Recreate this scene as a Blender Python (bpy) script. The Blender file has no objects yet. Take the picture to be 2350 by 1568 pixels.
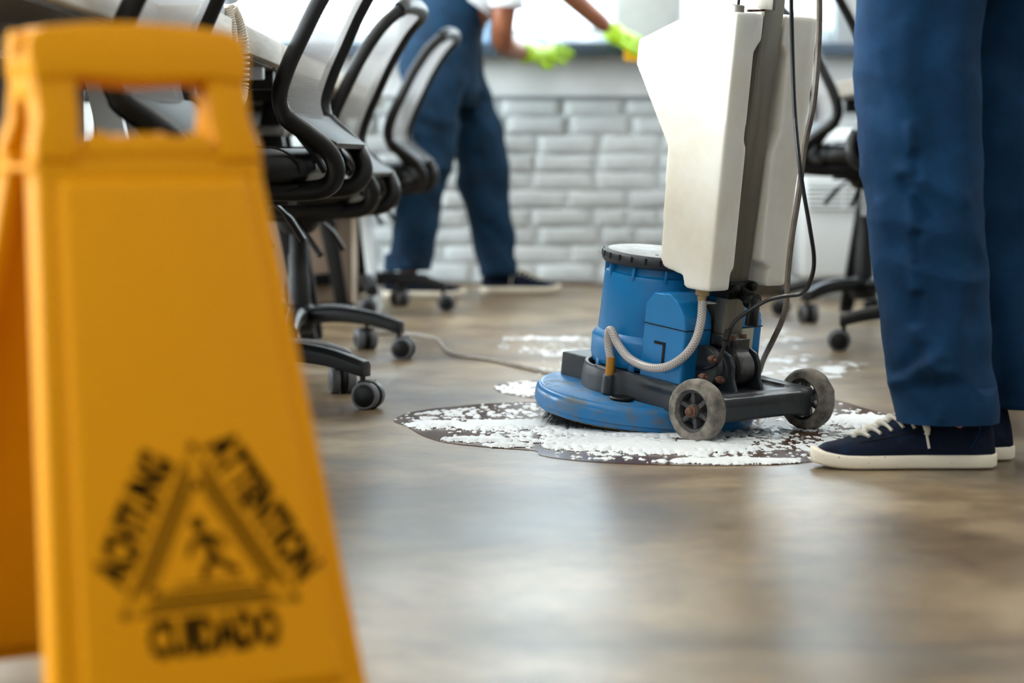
import bpy, bmesh, math, random
import numpy as np
from mathutils import Vector, Matrix, noise as mnoise
random.seed(7)
PI = math.pi
C = bpy.context.scene.collection
sc = bpy.context.scene

# ------------------------------------------------------------------ camera
CAM_H = 0.51
FPX = 85.0 / 36.0 * 2350.0
PITCH = math.atan(418.0 / FPX)
cam = bpy.data.cameras.new('camera'); cam_o = bpy.data.objects.new('camera', cam); C.objects.link(cam_o)
cam_o.location = (0, 0, CAM_H); cam_o.rotation_euler = (PI / 2 - PITCH, 0, 0)
cam.lens = 85; cam.sensor_width = 36; cam.clip_end = 100
cam.dof.use_dof = True; cam.dof.focus_distance = 4.4; cam.dof.aperture_fstop = 3.1
sc.camera = cam_o
# ------------------------------------------------------------------ world, light, exposure
W = bpy.data.worlds.new('sky'); sc.world = W; W.use_nodes = True
bg = W.node_tree.nodes['Background']; bg.inputs[0].default_value = (0.86, 0.93, 1.0, 1); bg.inputs[1].default_value = 3.2
def area(name, loc, rot, sx, sy, power, col=(1, 1, 1)):
    l = bpy.data.lights.new(name, 'AREA'); l.shape = 'RECTANGLE'; l.size = sx; l.size_y = sy; l.energy = power; l.color = col
    o = bpy.data.objects.new(name, l); o.location = loc; o.rotation_euler = rot; C.objects.link(o); return o
ROOM = (-4.2, 4.6, -3.2, 9.79, 3.1)   # x0 x1 y0 y1 height
for y, pw in ((-1.2, 60), (1.3, 90), (3.8, 190), (6.3, 210), (8.6, 210)):      # daylight through the side windows
    area('window_daylight', (ROOM[0] - 0.12, y, 1.75), (0, -PI / 2, 0), 1.5, 1.7, pw, (0.93, 0.97, 1.0))
for k in range(-4, 5):                                    # daylight through the windows of the back wall
    area('window_daylight', (0.11 + 0.88 * k, ROOM[3] + 0.30, 1.72), (-PI / 2, 0, 0), 0.62, 1.5, 150, (0.92, 0.97, 1.0))
for x in (-1.6, 2.2):
    for y in (-1.2, 2.0, 5.2, 8.0):                       # unseen ceiling fill lights, added to brighten the room
        area('added_ceiling_fill', (x, y, ROOM[4] - 0.09), (0, 0, 0), 0.55, 0.55, 26 if y > 4 else 13, (1.0, 0.95, 0.88))
sc.view_settings.view_transform = 'Standard'; sc.view_settings.look = 'None'
sc.view_settings.gamma = 1; sc.view_settings.use_curve_mapping = False
sc.view_settings.exposure = 0.5
sc.cycles.use_denoising = True
sc.cycles.max_bounces = 10; sc.cycles.transparent_max_bounces = 24
sc.cycles.sample_clamp_indirect = 6

# ------------------------------------------------------------------ pixel helpers (a point of the photo at a chosen depth)
CF = Vector((0, math.cos(PITCH), -math.sin(PITCH))); CU = Vector((0, math.sin(PITCH), math.cos(PITCH)))
def ray(px, py): return CF + Vector((1, 0, 0)) * ((px - 1175) / FPX) - CU * ((py - 784) / FPX)
CP = Vector((0, 0, CAM_H))
def at(px, py, Y): d = ray(px, py); return CP + d * (Y / d.y)
def fl(px, py, z=0.0): d = ray(px, py); return CP + d * ((z - CAM_H) / d.z)

# ------------------------------------------------------------------ materials
def s2l(c): return tuple(((v / 255) / 12.92 if v / 255 <= 0.04045 else ((v / 255 + 0.055) / 1.055) ** 2.4) for v in c)
def nd(nt, typ, **kw):
    n = nt.nodes.new(typ)
    for k, v in kw.items():
        if k.startswith('i_'):
            key = k[2:]; n.inputs[int(key) if key.isdigit() else key.replace('_', ' ')].default_value = v
        else: setattr(n, k, v)
    return n
def mat(name, col, rough=0.5, metal=0.0, col2=None, nscale=20, nlo=0.4, nhi=0.65, bump=0.0, bscale=200, spec=0.5, coat=0.0, sss=0.0, stretch=(1, 1, 1), rough2=None, alpha=1, trans=0.0):
    m = bpy.data.materials.new(name); m.use_nodes = True; nt = m.node_tree; b = nt.nodes['Principled BSDF']
    c = s2l(col) if max(col) > 1.001 else tuple(col)
    b.inputs['Base Color'].default_value = (*c, 1); b.inputs['Roughness'].default_value = rough; b.inputs['Metallic'].default_value = metal
    b.inputs['Specular IOR Level'].default_value = spec; b.inputs['Coat Weight'].default_value = coat
    if trans: b.inputs['Transmission Weight'].default_value = trans
    if sss: b.inputs['Subsurface Weight'].default_value = sss; b.inputs['Subsurface Radius'].default_value = (0.02, 0.02, 0.018); b.inputs['Subsurface Scale'].default_value = 1.0
    tc = nd(nt, 'ShaderNodeTexCoord'); mp = nd(nt, 'ShaderNodeMapping'); mp.inputs['Scale'].default_value = stretch
    nt.links.new(tc.outputs['Object'], mp.inputs['Vector'])
    if col2 is not None:
        c2 = s2l(col2) if max(col2) > 1.001 else tuple(col2)
        n = nd(nt, 'ShaderNodeTexNoise', i_Scale=nscale, i_Detail=6, i_Roughness=0.65); nt.links.new(mp.outputs[0], n.inputs['Vector'])
        r = nd(nt, 'ShaderNodeMapRange', clamp=True); r.inputs['From Min'].default_value = nlo; r.inputs['From Max'].default_value = nhi
        nt.links.new(n.outputs['Fac'], r.inputs[0])
        mx = nd(nt, 'ShaderNodeMix', data_type='RGBA'); mx.inputs[6].default_value = (*c, 1); mx.inputs[7].default_value = (*c2, 1)
        nt.links.new(r.outputs[0], mx.inputs[0]); nt.links.new(mx.outputs[2], b.inputs['Base Color'])
        if rough2 is not None:
            r2 = nd(nt, 'ShaderNodeMapRange'); r2.inputs['To Min'].default_value = rough; r2.inputs['To Max'].default_value = rough2
            nt.links.new(r.outputs[0], r2.inputs[0]); nt.links.new(r2.outputs[0], b.inputs['Roughness'])
    if bump:
        n2 = nd(nt, 'ShaderNodeTexNoise', i_Scale=bscale, i_Detail=4); nt.links.new(mp.outputs[0], n2.inputs['Vector'])
        bp = nd(nt, 'ShaderNodeBump', i_Strength=bump, i_Distance=0.002); nt.links.new(n2.outputs['Fac'], bp.inputs['Height']); nt.links.new(bp.outputs[0], b.inputs['Normal'])
    return m
M = {}
M['yellow'] = mat('yellow_plastic', (0.70, 0.285, 0.0003), 0.5, spec=0.12, bump=0.05, bscale=150, sss=0.0)
M['print'] = mat('black_print', (8, 6, 4), 0.9, spec=0.05)
M['black'] = mat('black_plastic', (8, 8, 9), 0.40, col2=(14, 14, 16), nscale=8, spec=0.28, bump=0.12, bscale=600)
M['black_matt'] = mat('black_matt_plastic', (10, 10, 11), 0.6, spec=0.3, bump=0.1, bscale=500)
M['leather'] = mat('black_leather', (9, 9, 10), 0.42, spec=0.35, bump=0.25, bscale=700)
M['greyrim'] = mat('grey_rubber', (88, 90, 94), 0.55)
M['chrome'] = mat('chrome', (190, 192, 195), 0.18, metal=1)
M['silver'] = mat('silver_metal', (160, 160, 160), 0.35, metal=0.8)
M['blue'] = mat('blue_paint_plastic', (4, 120, 184), 0.36, col2=(4, 110, 172), nscale=5, bump=0.03, bscale=300)
M['blue_disc'] = mat('scuffed_blue_paint', (6, 104, 162), 0.33, col2=(84, 96, 102), nscale=30, nlo=0.49, nhi=0.66, bump=0.15, bscale=60, rough2=0.6)
M['tank'] = mat('translucent_cream_plastic', (240, 238, 229), 0.42, col2=(230, 223, 207), nscale=6, bump=0.04, bscale=40, sss=0.35)
M['casting'] = mat('dark_blue_grey_casting', (38, 44, 50), 0.4, col2=(66, 64, 60), nscale=30, nlo=0.55, nhi=0.75, bump=0.15, bscale=120)
M['tyre'] = mat('worn_grey_rubber', (142, 134, 124), 0.75, col2=(84, 79, 73), nscale=28, nlo=0.4, nhi=0.62, bump=0.5, bscale=90)
M['rimm'] = mat('dark_rim_plastic', (52, 52, 54), 0.6, col2=(92, 86, 78), nscale=40, nlo=0.5, nhi=0.7, bump=0.3, bscale=90)
M['rust'] = mat('rusty_bolt', (112, 80, 64), 0.7, metal=0.3, col2=(70, 38, 26), nscale=90, bump=0.3, bscale=200)
M['alu'] = mat('dull_aluminium', (150, 146, 136), 0.42, metal=0.65, col2=(120, 116, 106), nscale=14, stretch=(1, 1, 0.1))
M['castalu'] = mat('cast_aluminium', (92, 92, 92), 0.45, metal=0.6, col2=(40, 40, 42), nscale=20, bump=0.3, bscale=80)
M['captop'] = mat('grey_cap_top', (172, 176, 178), 0.5, col2=(140, 142, 144), nscale=25, bump=0.1)
M['caprub'] = mat('dark_rubber_ring', (32, 38, 46), 0.5, col2=(50, 54, 60), nscale=40)
M['amber'] = mat('amber_tube', (176, 118, 24), 0.3)
M['bristle'] = mat('black_bristle', (10, 10, 11), 0.5)
M['cable_black'] = mat('black_cable', (22, 22, 25), 0.35, col2=(70, 68, 66), nscale=30, nlo=0.6, nhi=0.75)
M['cable_grey'] = mat('grey_cable', (128, 118, 106), 0.45, col2=(96, 88, 80), nscale=20)
M['denim'] = mat('blue_work_cloth', (8, 50, 84), 0.85, col2=(5, 39, 69), nscale=14, bump=0.25, bscale=900, spec=0.2)
M['denim_b'] = mat('navy_work_cloth', (6, 44, 70), 0.85, col2=(4, 29, 50), nscale=10, bump=0.2, bscale=500, spec=0.25)
M['suede'] = mat('navy_suede', (10, 20, 38), 0.9, col2=(18, 34, 58), nscale=30, nlo=0.5, nhi=0.7, bump=0.25, bscale=500, spec=0.2)
M['sole'] = mat('cream_rubber_sole', (222, 212, 190), 0.6)
M['lace'] = mat('white_lace', (232, 228, 216), 0.85, bump=0.4, bscale=900)
M['skin'] = mat('brown_skin', (142, 88, 62), 0.5, col2=(124, 74, 50), nscale=12)
M['skin_f'] = mat('light_skin', (188, 132, 108), 0.5, col2=(170, 114, 92), nscale=12)
M['tee'] = mat('white_cotton', (222, 228, 236), 0.9, bump=0.1)
M['glove'] = mat('lime_rubber', (168, 212, 28), 0.35)
M['sponge'] = mat('yellow_sponge', (238, 178, 20), 0.9, bump=0.6, bscale=150)
M['hair'] = mat('dark_hair', (24, 18, 14), 0.6, bump=0.5, bscale=200)
M['wood'] = mat('pale_wood_laminate', (196, 188, 174), 0.5, col2=(172, 162, 146), nscale=9, stretch=(9, 0.8, 9), nlo=0.35, nhi=0.65)
M['brownpanel'] = mat('taupe_panel', (120, 102, 86), 0.5, col2=(110, 92, 78), nscale=6)
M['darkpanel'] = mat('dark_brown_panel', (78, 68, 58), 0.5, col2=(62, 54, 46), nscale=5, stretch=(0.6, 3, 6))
M['palepink'] = mat('pale_beige_edge', (214, 196, 176), 0.5)
M['white'] = mat('white_lacquer', (214, 220, 224), 0.4)
M['wall'] = mat('white_plaster', (196, 200, 200), 0.8, col2=(176, 180, 180), nscale=3, bump=0.1)
M['ceil'] = mat('white_ceiling', (225, 225, 222), 0.9)
M['mortar'] = mat('painted_mortar', (180, 187, 189), 0.9, col2=(108, 110, 108), nscale=12, nlo=0.56, nhi=0.74, bump=0.6, bscale=60)
M['brick'] = mat('white_painted_brick', (196, 203, 206), 0.7, col2=(174, 181, 184), nscale=7, bump=0.7, bscale=35, rough2=0.8)
M['sill'] = mat('dark_slate_sill', (46, 62, 80), 0.35, col2=(70, 84, 98), nscale=80)
M['apron'] = mat('white_painted_apron', (226, 230, 232), 0.7, col2=(214, 218, 220), nscale=4)
M['winframe'] = mat('grey_window_frame', (150, 156, 158), 0.5)
M['baseb'] = mat('worn_floor_edge', (92, 76, 60), 0.7)
M['phone'] = mat('pale_grey_phone', (190, 198, 208), 0.45)
M['cord'] = mat('ivory_cord', (212, 204, 190), 0.45)
M['louvre'] = mat('grey_louvre', (150, 160, 160), 0.5)
M['eye'] = mat('eye_white', (230, 230, 230), 0.2)
M['label'] = mat('cream_sticker', (196, 190, 166), 0.6)
M['water'] = None
def m_floor():
    m = bpy.data.materials.new('polished_concrete'); m.use_nodes = True; nt = m.node_tree; b = nt.nodes['Principled BSDF']
    tc = nd(nt, 'ShaderNodeTexCoord')
    def noi(scale, det, st=(1, 1, 1), rough=0.6, dist=0.0):
        mp = nd(nt, 'ShaderNodeMapping'); mp.inputs['Scale'].default_value = st; nt.links.new(tc.outputs['Object'], mp.inputs[0])
        n = nd(nt, 'ShaderNodeTexNoise', i_Scale=scale, i_Detail=det, i_Roughness=rough, i_Distortion=dist); nt.links.new(mp.outputs[0], n.inputs['Vector']); return n
    n1 = noi(1.6, 8, dist=0.6); cr = nd(nt, 'ShaderNodeValToRGB'); nt.links.new(n1.outputs['Fac'], cr.inputs[0])
    e = cr.color_ramp.elements; e[0].position = 0.36; e[0].color = (*s2l((84, 67, 46)), 1); e[1].position = 0.66; e[1].color = (*s2l((162, 143, 112)), 1)
    k = cr.color_ramp.elements.new(0.5); k.color = (*s2l((124, 105, 79)), 1)
    n2 = noi(14, 8, rough=0.75); mr = nd(nt, 'ShaderNodeMapRange'); mr.inputs['From Min'].default_value = 0.3; mr.inputs['From Max'].default_value = 0.7; mr.inputs['To Min'].default_value = 0.66; mr.inputs['To Max'].default_value = 1.30
    nt.links.new(n2.outputs['Fac'], mr.inputs[0])
    mx = nd(nt, 'ShaderNodeMix', data_type='RGBA', blend_type='MULTIPLY'); mx.inputs[0].default_value = 1
    nt.links.new(cr.outputs[0], mx.inputs[6]); nt.links.new(mr.outputs[0], mx.inputs[7])
    n6 = noi(2.3, 5, st=(1, 1, 1), dist=0.3); m6 = nd(nt, 'ShaderNodeMapRange'); m6.inputs['From Min'].default_value = 0.5; m6.inputs['From Max'].default_value = 0.75; m6.inputs['To Max'].default_value = 0.55
    nt.links.new(n6.outputs['Fac'], m6.inputs[0])
    mg = nd(nt, 'ShaderNodeMix', data_type='RGBA'); mg.inputs[7].default_value = (*s2l((104, 104, 98)), 1); nt.links.new(m6.outputs[0], mg.inputs[0]); nt.links.new(mx.outputs[2], mg.inputs[6])
    sp = nd(nt, 'ShaderNodeSeparateXYZ'); nt.links.new(tc.outputs['Object'], sp.inputs[0])      # saw-cut joint across the slab
    q1 = nd(nt, 'ShaderNodeMath', operation='SUBTRACT'); q1.inputs[1].default_value = 2.512; nt.links.new(sp.outputs[1], q1.inputs[0])
    q2 = nd(nt, 'ShaderNodeMath', operation='ABSOLUTE'); nt.links.new(q1.outputs[0], q2.inputs[0]); q3 = nd(nt, 'ShaderNodeMath', operation='LESS_THAN'); q3.inputs[1].default_value = 0.005; nt.links.new(q2.outputs[0], q3.inputs[0])
    q4 = nd(nt, 'ShaderNodeMath', operation='MULTIPLY'); q4.inputs[1].default_value = 0.6; nt.links.new(q3.outputs[0], q4.inputs[0])
    mj = nd(nt, 'ShaderNodeMix', data_type='RGBA'); mj.inputs[7].default_value = (*s2l((52, 42, 34)), 1); nt.links.new(q4.outputs[0], mj.inputs[0]); nt.links.new(mg.outputs[2], mj.inputs[6]); nt.links.new(mj.outputs[2], b.inputs['Base Color'])
    n3 = noi(3.0, 2, rough=0.5); mr2 = nd(nt, 'ShaderNodeMapRange'); mr2.inputs['From Min'].default_value = 0.1; mr2.inputs['From Max'].default_value = 0.9; mr2.inputs['To Min'].default_value = 0.27; mr2.inputs['To Max'].default_value = 0.37
    nt.links.new(n3.outputs['Fac'], mr2.inputs[0]); nt.links.new(mr2.outputs[0], b.inputs['Roughness'])
    n4 = noi(60, 5, rough=0.7); n5 = noi(5, 3)
    ad = nd(nt, 'ShaderNodeMath', operation='MULTIPLY_ADD'); ad.inputs[1].default_value = 1.2; nt.links.new(n5.outputs['Fac'], ad.inputs[0]); nt.links.new(n4.outputs['Fac'], ad.inputs[2])
    bp = nd(nt, 'ShaderNodeBump', i_Strength=0.08, i_Distance=0.0010); nt.links.new(ad.outputs[0], bp.inputs['Height']); nt.links.new(bp.outputs[0], b.inputs['Normal'])
    b.inputs['Specular IOR Level'].default_value = 0.5
    return m
M['floor'] = m_floor()
def m_water():
    m = mat('soapy_water', (70, 44, 20), 0.2, col2=(88, 58, 32), nscale=9, spec=0.15); return m
M['water'] = m_water()
def m_foam():
    m = mat('soap_foam', (218, 222, 224), 0.6, bump=0.35, bscale=300); return m
M['foam'] = m_foam()
def m_mesh():
    m = bpy.data.materials.new('chair_mesh_fabric'); m.use_nodes = True; nt = m.node_tree; b = nt.nodes['Principled BSDF']
    b.inputs['Base Color'].default_value = (*s2l((150, 150, 150)), 1); b.inputs['Roughness'].default_value = 0.7
    tc = nd(nt, 'ShaderNodeTexCoord'); sp = nd(nt, 'ShaderNodeSeparateXYZ'); nt.links.new(tc.outputs['Object'], sp.inputs[0])
    def sn(inp, freq, ph=0.0):
        a = nd(nt, 'ShaderNodeMath', operation='MULTIPLY'); a.inputs[1].default_value = freq; nt.links.new(inp, a.inputs[0])
        s = nd(nt, 'ShaderNodeMath', operation='SINE'); nt.links.new(a.outputs[0], s.inputs[0]); return s.outputs[0]
    fy = 2 * PI / 0.007; fz = 2 * PI / 0.0075
    mu = nd(nt, 'ShaderNodeMath', operation='MULTIPLY'); nt.links.new(sn(sp.outputs[1], fy), mu.inputs[0]); nt.links.new(sn(sp.outputs[2], fz), mu.inputs[1])
    gt = nd(nt, 'ShaderNodeMapRange'); gt.inputs['From Min'].default_value = 0.15; gt.inputs['From Max'].default_value = 0.35; nt.links.new(mu.outputs[0], gt.inputs[0])
    m2 = nd(nt, 'ShaderNodeMath', operation='MULTIPLY'); m2.inputs[1].default_value = 0.95; nt.links.new(gt.outputs[0], m2.inputs[0])
    tr = nd(nt, 'ShaderNodeBsdfTransparent'); tl = nd(nt, 'ShaderNodeBsdfTranslucent'); tl.inputs[0].default_value = (*s2l((170, 170, 170)), 1)
    a1 = nd(nt, 'ShaderNodeMixShader'); a1.inputs[0].default_value = 0.4; nt.links.new(b.outputs[0], a1.inputs[1]); nt.links.new(tl.outputs[0], a1.inputs[2])
    a2 = nd(nt, 'ShaderNodeMixShader'); nt.links.new(m2.outputs[0], a2.inputs[0]); nt.links.new(a1.outputs[0], a2.inputs[1]); nt.links.new(tr.outputs[0], a2.inputs[2])
    nt.links.new(a2.outputs[0], nt.nodes['Material Output'].inputs[0]); return m
M['mesh'] = m_mesh()
def m_hose():
    m = bpy.data.materials.new('braided_clear_hose'); m.use_nodes = True; nt = m.node_tree; b = nt.nodes['Principled BSDF']
    uv = nd(nt, 'ShaderNodeUVMap'); uv.uv_map = 'uv'; sp = nd(nt, 'ShaderNodeSeparateXYZ'); nt.links.new(uv.outputs[0], sp.inputs[0])
    outs = []
    for sg in (1, -1):
        a = nd(nt, 'ShaderNodeMath', operation='MULTIPLY'); a.inputs[1].default_value = 190.0; nt.links.new(sp.outputs[0], a.inputs[0])
        c = nd(nt, 'ShaderNodeMath', operation='MULTIPLY_ADD'); c.inputs[1].default_value = sg * 6.0; nt.links.new(sp.outputs[1], c.inputs[0]); nt.links.new(a.outputs[0], c.inputs[2])
        f = nd(nt, 'ShaderNodeMath', operation='FRACT'); nt.links.new(c.outputs[0], f.inputs[0])
        l = nd(nt, 'ShaderNodeMath', operation='LESS_THAN'); l.inputs[1].default_value = 0.20; nt.links.new(f.outputs[0], l.inputs[0]); outs.append(l)
    mx = nd(nt, 'ShaderNodeMath', operation='MAXIMUM'); nt.links.new(outs[0].outputs[0], mx.inputs[0]); nt.links.new(outs[1].outputs[0], mx.inputs[1])
    c = nd(nt, 'ShaderNodeMix', data_type='RGBA'); c.inputs[6].default_value = (*s2l((160, 152, 150)), 1); c.inputs[7].default_value = (*s2l((206, 201, 198)), 1)
    nt.links.new(mx.outputs[0], c.inputs[0]); nt.links.new(c.outputs[2], b.inputs['Base Color']); b.inputs['Roughness'].default_value = 0.25
    b.inputs['Subsurface Weight'].default_value = 0.3; b.inputs['Subsurface Radius'].default_value = (0.01, 0.01, 0.01); b.inputs['Subsurface Scale'].default_value = 1
    return m
M['hose'] = m_hose()
def m_blind():
    m = bpy.data.materials.new('white_blind_fabric'); m.use_nodes = True; nt = m.node_tree
    d = nt.nodes['Principled BSDF']; d.inputs['Base Color'].default_value = (0.85, 0.87, 0.88, 1); d.inputs['Roughness'].default_value = 0.9
    t = nd(nt, 'ShaderNodeBsdfTranslucent'); t.inputs[0].default_value = (0.85, 0.89, 0.92, 1)
    a = nd(nt, 'ShaderNodeMixShader'); a.inputs[0].default_value = 0.6; nt.links.new(d.outputs[0], a.inputs[1]); nt.links.new(t.outputs[0], a.inputs[2])
    nt.links.new(a.outputs[0], nt.nodes['Material Output'].inputs[0]); return m
M['blind'] = m_blind()
def m_glass():
    m = bpy.data.materials.new('window_glass'); m.use_nodes = True; nt = m.node_tree
    g = nd(nt, 'ShaderNodeBsdfGlossy'); g.inputs['Roughness'].default_value = 0.02
    t = nd(nt, 'ShaderNodeBsdfTransparent'); t.inputs[0].default_value = (0.95, 0.97, 0.97, 1)
    a = nd(nt, 'ShaderNodeMixShader'); a.inputs[0].default_value = 0.06; nt.links.new(t.outputs[0], a.inputs[1]); nt.links.new(g.outputs[0], a.inputs[2])
    nt.links.new(a.outputs[0], nt.nodes['Material Output'].inputs[0]); return m
M['glass'] = m_glass()
def m_fill_panel():  # glowing face of the added ceiling fill panels
    m = bpy.data.materials.new('fill_panel_glow'); m.use_nodes = True; b = m.node_tree.nodes['Principled BSDF']
    b.inputs['Emission Color'].default_value = (1, 0.96, 0.9, 1); b.inputs['Emission Strength'].default_value = 3.0; return m
M['fill_light'] = m_fill_panel()
def m_sole():
    m = M['sole']; nt = m.node_tree; b = nt.nodes['Principled BSDF']; tc = nd(nt, 'ShaderNodeTexCoord')
    v = nd(nt, 'ShaderNodeTexVoronoi', i_Scale=110.0); nt.links.new(tc.outputs['Object'], v.inputs['Vector'])
    n = nd(nt, 'ShaderNodeTexNoise', i_Scale=60.0); nt.links.new(tc.outputs['Object'], n.inputs['Vector'])
    a = nd(nt, 'ShaderNodeMath', operation='MULTIPLY_ADD'); a.inputs[1].default_value = 0.55; nt.links.new(n.outputs['Fac'], a.inputs[0]); nt.links.new(v.outputs['Distance'], a.inputs[2])
    l = nd(nt, 'ShaderNodeMath', operation='LESS_THAN'); l.inputs[1].default_value = 0.335; nt.links.new(a.outputs[0], l.inputs[0])
    c = nd(nt, 'ShaderNodeMix', data_type='RGBA'); c.inputs[6].default_value = (*s2l((226, 217, 198)), 1); c.inputs[7].default_value = (*s2l((90, 84, 84)), 1)
    nt.links.new(l.outputs[0], c.inputs[0]); nt.links.new(c.outputs[2], b.inputs['Base Color'])
m_sole()

# ------------------------------------------------------------------ mesh builder
def catmull(pts, n=8, closed=False):
    P = [Vector(p) for p in pts]; out = []; L = len(P)
    for i in range(L if closed else L - 1):
        p0 = P[(i - 1) % L] if (closed or i > 0) else P[0] * 2 - P[1]; p1 = P[i]; p2 = P[(i + 1) % L]; p3 = P[(i + 2) % L] if (closed or i < L - 2) else P[-1] * 2 - P[-2]
        for k in range(n):
            t = k / n; out.append(0.5 * ((2 * p1) + (p2 - p0) * t + (2 * p0 - 5 * p1 + 4 * p2 - p3) * t * t + (3 * p1 - p0 - 3 * p2 + p3) * t ** 3))
    if not closed: out.append(P[-1].copy())
    return out
class MB:
    def __init__(s): s.v = []; s.f = []; s.uv = {}
    def add(s, vs, fs, Mx=None):
        o = len(s.v); s.v += [(Mx @ Vector(v) if Mx else Vector(v)) for v in vs]; s.f += [tuple(i + o for i in f) for f in fs]; return s
    def box(s, x0, x1, y0, y1, z0, z1, Mx=None):
        return s.add([(x0, y0, z0), (x1, y0, z0), (x1, y1, z0), (x0, y1, z0), (x0, y0, z1), (x1, y0, z1), (x1, y1, z1), (x0, y1, z1)],
                     [(0, 3, 2, 1), (4, 5, 6, 7), (0, 1, 5, 4), (1, 2, 6, 5), (2, 3, 7, 6), (3, 0, 4, 7)], Mx)
    def prism(s, poly, a, b, axis=1, Mx=None):
        """polygon in the plane normal to axis, from a to b along it; (p,q) -> axis0:(y,z) axis1:(x,z) axis2:(x,y)"""
        def m(p, q, t): return (t, p, q) if axis == 0 else (p, t, q) if axis == 1 else (p, q, t)
        n = len(poly); vs = [m(p, q, a) for p, q in poly] + [m(p, q, b) for p, q in poly]
        fs = [tuple(range(n)), tuple(range(2 * n - 1, n - 1, -1))] + [(i, i + n, (i + 1) % n + n, (i + 1) % n) for i in range(n)]
        return s.add(vs, fs, Mx)
    def tube(s, path, r, seg=10, caps=True, ratio=1.0, up=(0, 0, 1), Mx=None, uv=False):
        P = [Vector(p) for p in path]; n = len(P); R = r if hasattr(r, '__len__') else [r] * n
        T = [((P[min(i + 1, n - 1)] - P[max(i - 1, 0)]).normalized()) for i in range(n)]
        u = Vector(up); a = u - T[0] * u.dot(T[0])
        if a.length < 1e-4: a = Vector((1, 0, 0)) - T[0] * T[0].x
        a.normalize(); vs = []; ln = 0; o = len(s.v)
        for i in range(n):
            a = a - T[i] * a.dot(T[i]); a.normalize(); b = T[i].cross(a)
            for k in range(seg):
                th = 2 * PI * k / seg; vs.append(P[i] + a * (R[i] * math.cos(th)) + b * (R[i] * ratio * math.sin(th)))
        fs = []
        L = [0]
        for i in range(1, n): L.append(L[-1] + (P[i] - P[i - 1]).length)
        for i in range(n - 1):
            for k in range(seg):
                f = (i * seg + k, i * seg + (k + 1) % seg, (i + 1) * seg + (k + 1) % seg, (i + 1) * seg + k)
                if uv: s.uv[len(s.f) + len(fs)] = ((L[i], k / seg), (L[i], (k + 1) / seg), (L[i + 1], (k + 1) / seg), (L[i + 1], k / seg))
                fs.append(f)
        if caps: fs += [tuple(range(seg - 1, -1, -1)), tuple((n - 1) * seg + k for k in range(seg))]
        return s.add(vs, fs, Mx)
    def lathe(s, prof, seg=32, Mx=None, close=False):
        """prof of (r, z) spun about z"""
        n = len(prof); vs = []
        for k in range(seg):
            th = 2 * PI * k / seg; vs += [(r * math.cos(th), r * math.sin(th), z) for r, z in prof]
        fs = []
        for k in range(seg):
            k2 = (k + 1) % seg
            for i in range(n if close else n - 1): j = (i + 1) % n; fs.append((k * n + i, k2 * n + i, k2 * n + j, k * n + j))
        if not close:
            if prof[0][0] > 1e-6: fs.append(tuple(k * n for k in range(seg - 1, -1, -1)))
            if prof[-1][0] > 1e-6: fs.append(tuple(k * n + n - 1 for k in range(seg)))
        return s.add(vs, fs, Mx)
    def cyl(s, c, r, h, axis='z', seg=20, r2=None):
        Mx = Matrix.Translation(c) @ {'z': Matrix.Identity(4), 'x': Matrix.Rotation(PI / 2, 4, 'Y'), 'y': Matrix.Rotation(-PI / 2, 4, 'X')}[axis]
        return s.lathe([(r, -h / 2), (r if r2 is None else r2, h / 2)], seg, Mx)
    def ball(s, c, rx, ry=None, rz=None, seg=16, rings=10):
        ry = ry or rx; rz = rz or rx
        prof = [(math.sin(PI * i / rings), -math.cos(PI * i / rings)) for i in range(rings + 1)]
        prof[0] = (1e-7, -1); prof[-1] = (1e-7, 1)
        return s.lathe(prof, seg, Matrix.Translation(c) @ Matrix.Diagonal((rx, ry, rz, 1)))
    def loft(s, rings, caps=True):
        n = len(rings[0]); vs = [v for r in rings for v in r]
        fs = [(i * n + k, i * n + (k + 1) % n, (i + 1) * n + (k + 1) % n, (i + 1) * n + k) for i in range(len(rings) - 1) for k in range(n)]
        if caps: fs += [tuple(range(n - 1, -1, -1)), tuple((len(rings) - 1) * n + k for k in range(n))]
        return s.add(vs, fs)
    def me(s, name, material, smooth=True, angle=40, bevel=0, bseg=2):
        me = bpy.data.meshes.new(name); me.from_pydata([tuple(v) for v in s.v], [], s.f); me.validate()
        if s.uv:
            ul = me.uv_layers.new(name='uv')
            for fi, c in s.uv.items():
                p = me.polygons[fi]
                for k, li in enumerate(p.loop_indices): ul.data[li].uv = c[k]
        bm = bmesh.new(); bm.from_mesh(me)
        bmesh.ops.remove_doubles(bm, verts=bm.verts, dist=1e-6)
        bmesh.ops.recalc_face_normals(bm, faces=bm.faces)
        if bevel:
            ed = [e for e in bm.edges if len(e.link_faces) == 2 and e.calc_face_angle(0) > math.radians(28)]
            bmesh.ops.bevel(bm, geom=ed, offset=bevel, segments=bseg, profile=0.5, affect='EDGES', clamp_overlap=True)
        bm.to_mesh(me); bm.free()
        finish(me, material, smooth, angle); return me
    def build(s, name, material, parent=None, **kw):
        return link(name, s.me(name, material, **kw), parent)
def finish(me, material, smooth=True, angle=40):
    if material: me.materials.clear(); me.materials.append(material)
    if smooth:
        me.polygons.foreach_set('use_smooth', [True] * len(me.polygons))
        me.set_sharp_from_angle(angle=math.radians(angle))
def link(name, me, parent=None):
    o = bpy.data.objects.new(name, me); C.objects.link(o)
    if parent is not None: o.parent = parent
    return o
def tag(o, label=None, cat=None, group=None, kind=None):
    if label: o['label'] = label
    if cat: o['category'] = cat
    if group: o['group'] = group
    if kind: o['kind'] = kind
    return o
def thing(name, label, cat, loc=(0, 0, 0), rz=0, group=None):
    o = bpy.data.objects.new(name, None); C.objects.link(o); o.location = loc; o.rotation_euler = (0, 0, rz); o.empty_display_size = 0.05
    return tag(o, label, cat, group)
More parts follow.
